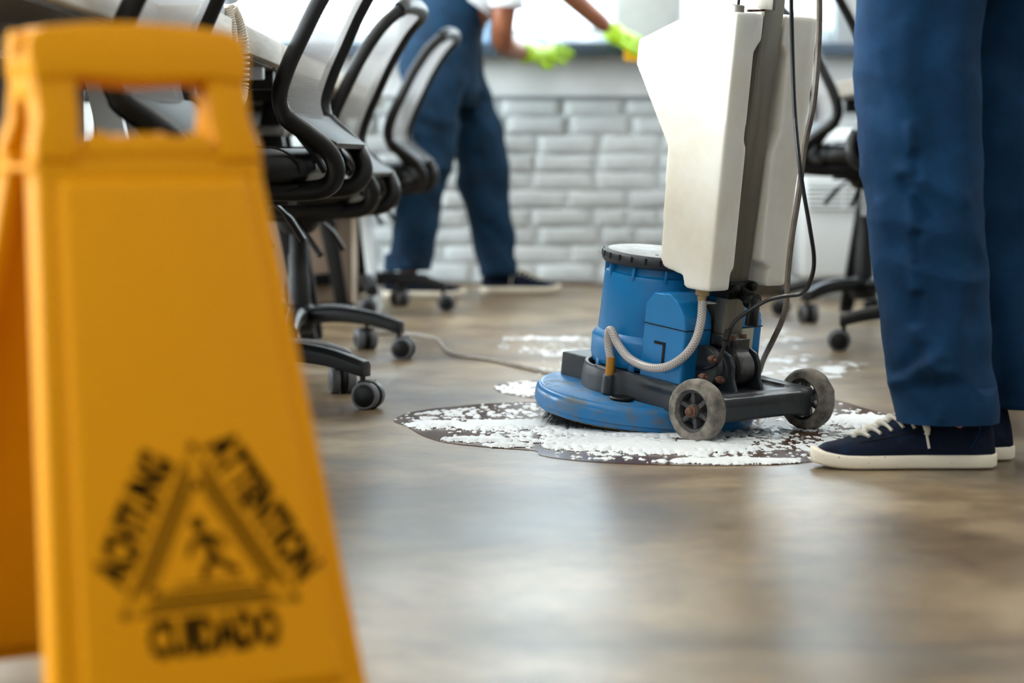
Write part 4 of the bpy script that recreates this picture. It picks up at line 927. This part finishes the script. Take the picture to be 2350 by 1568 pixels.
for z, rx, ry in ((.80, .170, .165), (.86, .185, .185), (.95, .175, .188), (1.06, .135, .165), (1.25, .125, .18), (1.40, .11, .19), (1.47, .07, .09)):
    rs.append([Vector((.745 + rx * math.cos(2 * PI * k / 32), 4.05 + ry * math.sin(2 * PI * k / 32), z)) for k in range(32)])
tp_.loft(rs); tp_.build('overalls_top', M['denim'], pf, angle=180)
MB().ball((.71, 4.05, 1.70), .09, .082, .085).build('hair', M['hair'], pf)
for s, y in ((1, 3.97), (-1, 4.13)):
    pass
for yy in (3.90, 4.20): MB().tube([(.735, yy - .0, 1.42), (.725, yy - (.05 if yy < 4 else -.05), 1.30), (.715, yy - (.06 if yy < 4 else -.06), 1.2)], [.068, .058, .052], 14).build('sleeve', M['tee'], pf)
# seam with rivet-like puckers down the outer leg and the hem stitching
shoe('sneaker', 1, (.799, 3.99, 0), PI, pf)
shoe('sneaker', 1, (.850, 4.10, 0), PI + R(3), pf, kids=False)

# ---- bending cleaner at the window
pb = thing('person', 'person in navy overalls and white T-shirt bending to wipe the windowsill with lime gloves', 'person')
P_ = at
hipc = P_(1010, 130, 9.08); chest = P_(1130, -60, 9.12); neck = P_(1200, -130, 9.15)
V = [hipc, P_(1050, 20, 9.1), chest, neck, P_(1228, -160, 9.16), P_(1268, -196, 9.18),
     P_(985, 160, 9.0), P_(975, 400, 8.98), P_(935, 640, 8.95), P_(925, 668, 8.95), P_(1010, 672, 8.93),
     P_(1050, 170, 9.2), P_(1110, 400, 9.22), P_(1145, 630, 9.25), P_(1140, 655, 9.25), P_(1220, 660, 9.25),
     P_(1168, -70, 8.98), P_(1160, 10, 8.96), P_(1152, 60, 8.98), P_(1152, 98, 9.04), P_(1172, 112, 9.16), P_(1200, 122, 9.30),
     P_(1195, -95, 9.30), P_(1250, -60, 9.34), P_(1305, -12, 9.36), P_(1345, 22, 9.40), P_(1398, 68, 9.46)]
Ed = [(0, 1), (1, 2), (2, 3), (3, 4), (4, 5), (0, 6), (6, 7), (7, 8), (8, 9), (9, 10), (0, 11), (11, 12), (12, 13), (13, 14), (14, 15), (2, 16), (16, 17), (17, 18), (18, 19), (19, 20), (20, 21), (2, 22), (22, 23), (23, 24), (24, 25), (25, 26)]
rd = [.11, .10, .12, .06, .075, .085, .075, .05, .035, .03, .022, .075, .05, .035, .03, .022, .055, .048, .046, .046, .043, .033, .055, .042, .042, .040, .034]
skinned('body', V, Ed, rd, M['skin'], pb)
ov = MB()
cloth_leg(ov, [(60, 935, 1080, 9.05), (140, 918, 1075, 9.0), (220, 922, 1058, 8.98), (300, 930, 1050, 8.98), (380, 930, 1042, 8.97), (440, 921, 1018, 8.96), (530, 903, 1001, 8.95), (620, 885, 986, 8.95)], .085, seg=40, per=8, fold=.008, seed=4)
cloth_leg(ov, [(60, 970, 1108, 9.12), (140, 1000, 1104, 9.18), (220, 1018, 1126, 9.2), (300, 1034, 1152, 9.21), (380, 1046, 1166, 9.22), (450, 1058, 1168, 9.23), (540, 1080, 1177, 9.25), (632, 1100, 1187, 9.25)], .085, seg=40, per=8, fold=.008, seed=6)
# pelvis and torso, leaning towards the window
def oring(cx, cy, Y, rx, ry, tilt, n=36):
    c = P_(cx, cy, Y); return [c + Vector((rx * math.cos(a) * math.cos(tilt), ry * math.sin(a), -rx * math.cos(a) * math.sin(tilt))) for a in (2 * PI * k / n for k in range(n))]
ts = [(1020, 240, 9.08, .125, .13, .10), (1012, 180, 9.08, .150, .16, .15), (1008, 120, 9.08, .155, .17, .25), (1020, 60, 9.09, .148, .165, .4), (1050, 0, 9.10, .135, .155, .6), (1085, -50, 9.11, .13, .16, .75), (1125, -95, 9.12, .12, .17, .9)]
ov.loft([oring(*t) for t in ts]); ovo = ov.build('overalls', M['denim_b'], pb, angle=180)
te = MB(); te.loft([oring(1078, 8, 9.11, .132, .158, .62), oring(1088, -30, 9.11, .137, .168, .75), oring(1130, -85, 9.12, .13, .18, .9), oring(1175, -120, 9.14, .10, .15, 1.0), oring(1200, -136, 9.15, .06, .07, 1.0)])
te.tube(catmull([P_(1150, -100, 9.02), P_(1166, -60, 8.97), P_(1162, 18, 8.96)], 5), [.075] * 5 + [.07, .068, .066, .064, .064, .064], 18)
te.tube(catmull([P_(1170, -110, 9.25), P_(1210, -90, 9.33), P_(1262, -48, 9.35)], 5), [.075] * 5 + [.07, .066, .064, .06, .058, .057], 18)
te.build('t_shirt', M['tee'], pb, angle=180)
MB().ball(P_(1262, -215, 9.18), .10, .085, .085).build('hair', M['hair'], pb)
# gloves: palm, four fingers and thumb each one skinned surface
def glove(wrist, tips, thumb, knuck, name='glove'):
    V = [wrist[0], wrist[1], knuck]; Ed = [(0, 1), (1, 2)]; r = [.046, .041, (.040, .030)]
    for i, (a_, b_, c__) in enumerate(tips):
        j = len(V); V += [a_, b_, c__]; Ed += [(2, j), (j, j + 1), (j + 1, j + 2)]; r += [.0145, .0125, .0095]
    j = len(V); V += list(thumb); Ed += [(1, j), (j, j + 1), (j + 1, j + 2)]; r += [.018, .014, .011]
    return skinned(name, V, Ed, r, M['glove'], pb)
k1 = P_(1262, 122, 9.48)
glove([P_(1195, 122, 9.27), P_(1225, 122, 9.38)], [
    (P_(1275, 108, 9.50), P_(1298, 112, 9.53), P_(1318, 126, 9.545)), (P_(1272, 118, 9.48), P_(1294, 126, 9.50), P_(1311, 137, 9.52)),
    (P_(1266, 130, 9.46), P_(1284, 141, 9.48), P_(1299, 146, 9.50)), (P_(1258, 138, 9.44), P_(1266, 152, 9.46), P_(1262, 160, 9.47))],
    (P_(1232, 136, 9.36), P_(1246, 148, 9.38), P_(1256, 157, 9.40)), k1)
glove([P_(1388, 62, 9.45), P_(1412, 78, 9.48)], [
    (P_(1462, 88, 9.55), P_(1482, 100, 9.56), P_(1490, 112, 9.56)), (P_(1456, 98, 9.53), P_(1474, 112, 9.54), P_(1482, 124, 9.54)),
    (P_(1450, 104, 9.51), P_(1464, 118, 9.51), P_(1470, 130, 9.52)), (P_(1444, 106, 9.49), P_(1455, 119, 9.49), P_(1458, 128, 9.50))],
    (P_(1425, 98, 9.46), P_(1438, 108, 9.45), P_(1448, 114, 9.46)), P_(1440, 92, 9.52))
spc = P_(1462, 126, 9.525)
spo = tag(MB().box(-.05, .05, -.018, .018, -.025, .025).build('sponge', M['sponge'], None, bevel=.006), 'yellow sponge held against the sill edge in a lime glove', 'sponge'); spo.location = spc
sh1 = fl(1106, 668); sh2 = fl(882, 682)
shoe('sneaker', 1, (sh1.x, 9.25, 0), R(-3), pb); shoe('sneaker', 1, (sh2.x, 8.95, 0), R(-4), pb, kids=False)

# ================================================================== water film and soap foam on the floor
def inside(px, py, poly):
    c = np.zeros(px.shape, bool); n = len(poly)
    for i in range(n):
        x1_, y1_ = poly[i]; x2_, y2_ = poly[(i + 1) % n]
        k = ((y1_ > py) != (y2_ > py)) & (px < (x2_ - x1_) * (py - y1_) / (y2_ - y1_ + 1e-12) + x1_); c ^= k
    return c
def pdist(px, py, poly):
    d = np.full(px.shape, 1e9); n = len(poly)
    for i in range(n):
        a = np.array(poly[i]); b = np.array(poly[(i + 1) % n]); ab = b - a; L2 = ab @ ab + 1e-12
        t = np.clip(((px - a[0]) * ab[0] + (py - a[1]) * ab[1]) / L2, 0, 1); d = np.minimum(d, np.hypot(px - a[0] - t * ab[0], py - a[1] - t * ab[1]))
    return d
def smooth_poly(pixels, n=6):
    P2 = [fl(x, y) for x, y in pixels]; return [(v.x, v.y) for v in catmull(P2, n, closed=True)]
def puddle(poly, label, thin=False):
    v = [(x, y, .0012) for x, y in poly]; mb = MB(); mb.add(v + [(x, y, .0002) for x, y in poly], [tuple(range(len(v)))] + [(i, (i + 1) % len(v), (i + 1) % len(v) + len(v), i + len(v)) for i in range(len(v))])
    o = mb.build('water_puddle', M['water'], None, smooth=False); tag(o, label, 'puddle', None, 'stuff'); return o
def foam(poly, centers, blobs, label, dx=.003, dy=.006, thr=.5, hmax=.006, edge=.02, freq=60., amt=.0, seed=0, name='soap_foam', gap=None):
    xs = [p[0] for p in poly]; ys = [p[1] for p in poly]; gx = np.arange(min(xs), max(xs) + dx, dx); gy = np.arange(min(ys), max(ys) + dy, dy); X, Y = np.meshgrid(gx, gy)
    ins = inside(X, Y, poly); d = pdist(X, Y, poly) * np.where(ins, 1, -1)
    # streaks that run round the brush's turning centres
    wgt = 0; st = 0
    for cx, cy in centers:
        rho = np.hypot(X - cx, Y - cy); th = np.arctan2(Y - cy, X - cx); w = np.exp(-((rho - .2) / .13) ** 2) + 1e-4
        st = st + w * fbm(rho * 75 + seed * 7 + 1.6 * vn(X * 11, Y * 11), th * 5 + 9 + seed, 3); wgt = wgt + w
    st = st / wgt
    cl = fbm(X * freq * 1.9 + 40, Y * freq * .9 + seed * 13, 3); lo = fbm(X * 7 + 3 + seed, Y * 6 + 5, 3)
    f = .34 * st + .72 * cl + .24 * lo - .15 + amt
    fb = 0 * X
    for bx, by, rx, ry, ang, s in blobs:
        ca, sa = math.cos(ang), math.sin(ang); u = ((X - bx) * ca + (Y - by) * sa) / rx; v = (-(X - bx) * sa + (Y - by) * ca) / ry
        fb = np.maximum(fb, s * np.exp(-(u * u + v * v) ** 1.6) * (.8 + .4 * lo))
    f = f + fb - .5 * np.exp(-np.maximum(d, 0) / edge) * .35; sm_ = np.clip(fb / .30, 0, 1)
    if gap is not None: f = f - gap(X, Y)
    hgt = np.clip((f - thr) / .16, 0, 1); hgt = np.where(d > 0, hgt, 0)
    for _ in range(1): hgt = (hgt + .5 * (np.roll(hgt, 1, 0) + np.roll(hgt, -1, 0) + np.roll(hgt, 1, 1) + np.roll(hgt, -1, 1)) / 2) / 2
    sq = np.sqrt(np.clip(hgt, 0, 1)); Z = .0005 + hmax * sq * (.42 * (1 - sm_) + sm_ * (.55 + .45 * st)) + .0005 * cl * (hgt > 0)
    keep = hgt > .10; ny, nx = X.shape
    q = keep[:-1, :-1] | keep[1:, :-1] | keep[:-1, 1:] | keep[1:, 1:]; q &= (hgt[:-1, :-1] + hgt[1:, :-1] + hgt[:-1, 1:] + hgt[1:, 1:]) > .35
    idx = np.arange(ny * nx).reshape(ny, nx); F = np.stack([idx[:-1, :-1][q], idx[:-1, 1:][q], idx[1:, 1:][q], idx[1:, :-1][q]], 1)
    used = np.unique(F); mp_ = np.full(ny * nx, -1); mp_[used] = np.arange(len(used)); jx = (vn(X * 400, Y * 400) - .5) * dx * .7
    Vx = np.stack([(X + jx).ravel()[used], Y.ravel()[used], Z.ravel()[used]], 1)
    me = bpy.data.meshes.new(name); me.from_pydata(Vx.tolist(), [], mp_[F].tolist()); finish(me, M['foam'], True, 180)
    o = link(name, me); tag(o, label, 'foam', None, 'stuff'); return o
def B(px, py, wx, wy, s, ang=0.0):
    p_ = fl(px, py); sx = wx / (FPX / p_.y); a_ = fl(px, py - wy / 2); b_ = fl(px, py + wy / 2); return (p_.x, p_.y, sx / 2, (a_.y - b_.y) / 2, ang, s)
main = smooth_poly([(904, 965), (960, 944), (1100, 929), (1240, 922), (1400, 905), (1700, 900), (1880, 915), (1930, 922), (1985, 938), (2060, 958), (2120, 985), (2140, 1020), (1980, 1050), (1866, 1061), (1780, 1068), (1640, 1070), (1500, 1068), (1400, 1064), (1300, 1056), (1240, 1046), (1228, 1036), (1150, 1030), (1060, 1022), (1000, 1012), (960, 996), (935, 980)])
puddle(main, 'brown soapy water film under and around the blue scrubber disc')
ctr = [(.02, 4.62), (.22, 4.36), (.42, 4.30), (.55, 4.62), (.25, 4.68)]
foam(main, ctr, [B(1010, 978, 150, 16, .34), B(1180, 978, 260, 20, .40), B(1330, 990, 200, 26, .36), B(1080, 1012, 200, 9, .36, .0), B(1180, 1026, 110, 7, .36), B(1400, 1020, 320, 28, .42), B(1560, 1030, 330, 28, .42), B(1680, 1018, 180, 18, .25), B(1700, 1062, 330, 10, .5), B(1985, 968, 190, 24, .42), B(1880, 1030, 120, 22, .12), B(1500, 1000, 420, 16, .3)],
     'white soap foam swirled by the brush around the scrubber and up to the sneaker', dx=.0022, dy=.0050, thr=.575, hmax=.0085,
     gap=lambda X, Y: .7 * np.exp(-((X - .045 - (Y - 4.2) * .02) / .008) ** 2 * 1.0) * (Y < 4.32))
sm = smooth_poly([(1134, 890), (1160, 880), (1250, 874), (1340, 880), (1340, 905), (1260, 918), (1200, 912), (1150, 902)])
puddle(sm, 'small pointed water film behind the scrubber disc'); foam(sm, [(.1, 5.3)], [B(1190, 900, 70, 10, .4)], 'white foam on the small puddle behind the scrubber disc', dx=.003, dy=.009, thr=.50, seed=2)
s3 = smooth_poly([(1095, 782), (1150, 772), (1350, 770), (1420, 790), (1420, 850), (1300, 868), (1180, 862), (1165, 838), (1130, 800)])
foam(s3, [(.15, 6.3), (.3, 6.0)], [B(1250, 778, 200, 8, .16), B(1290, 812, 160, 18, .2)], 'thin white foam streaks on the floor between the cord and the back wall', dx=.004, dy=.018, thr=.66, hmax=.0016, seed=5, freq=50)
s4 = smooth_poly([(1735, 826), (1860, 815), (1960, 828), (2012, 850), (1960, 868), (1850, 875), (1735, 880)])
foam(s4, [(.55, 5.75)], [B(1850, 845, 200, 40, .04)], 'ringed foam traces on the floor behind the rear wheel', dx=.004, dy=.014, thr=.60, hmax=.0016, seed=8, freq=22)
s5 = smooth_poly([(1740, 760), (1820, 752), (1870, 770), (1860, 800), (1780, 806), (1735, 800)])
foam(s5, [(.75, 6.9)], [], 'faint foam traces near the casters of the far chair', dx=.005, dy=.03, thr=.62, hmax=.0012, seed=12, freq=22)
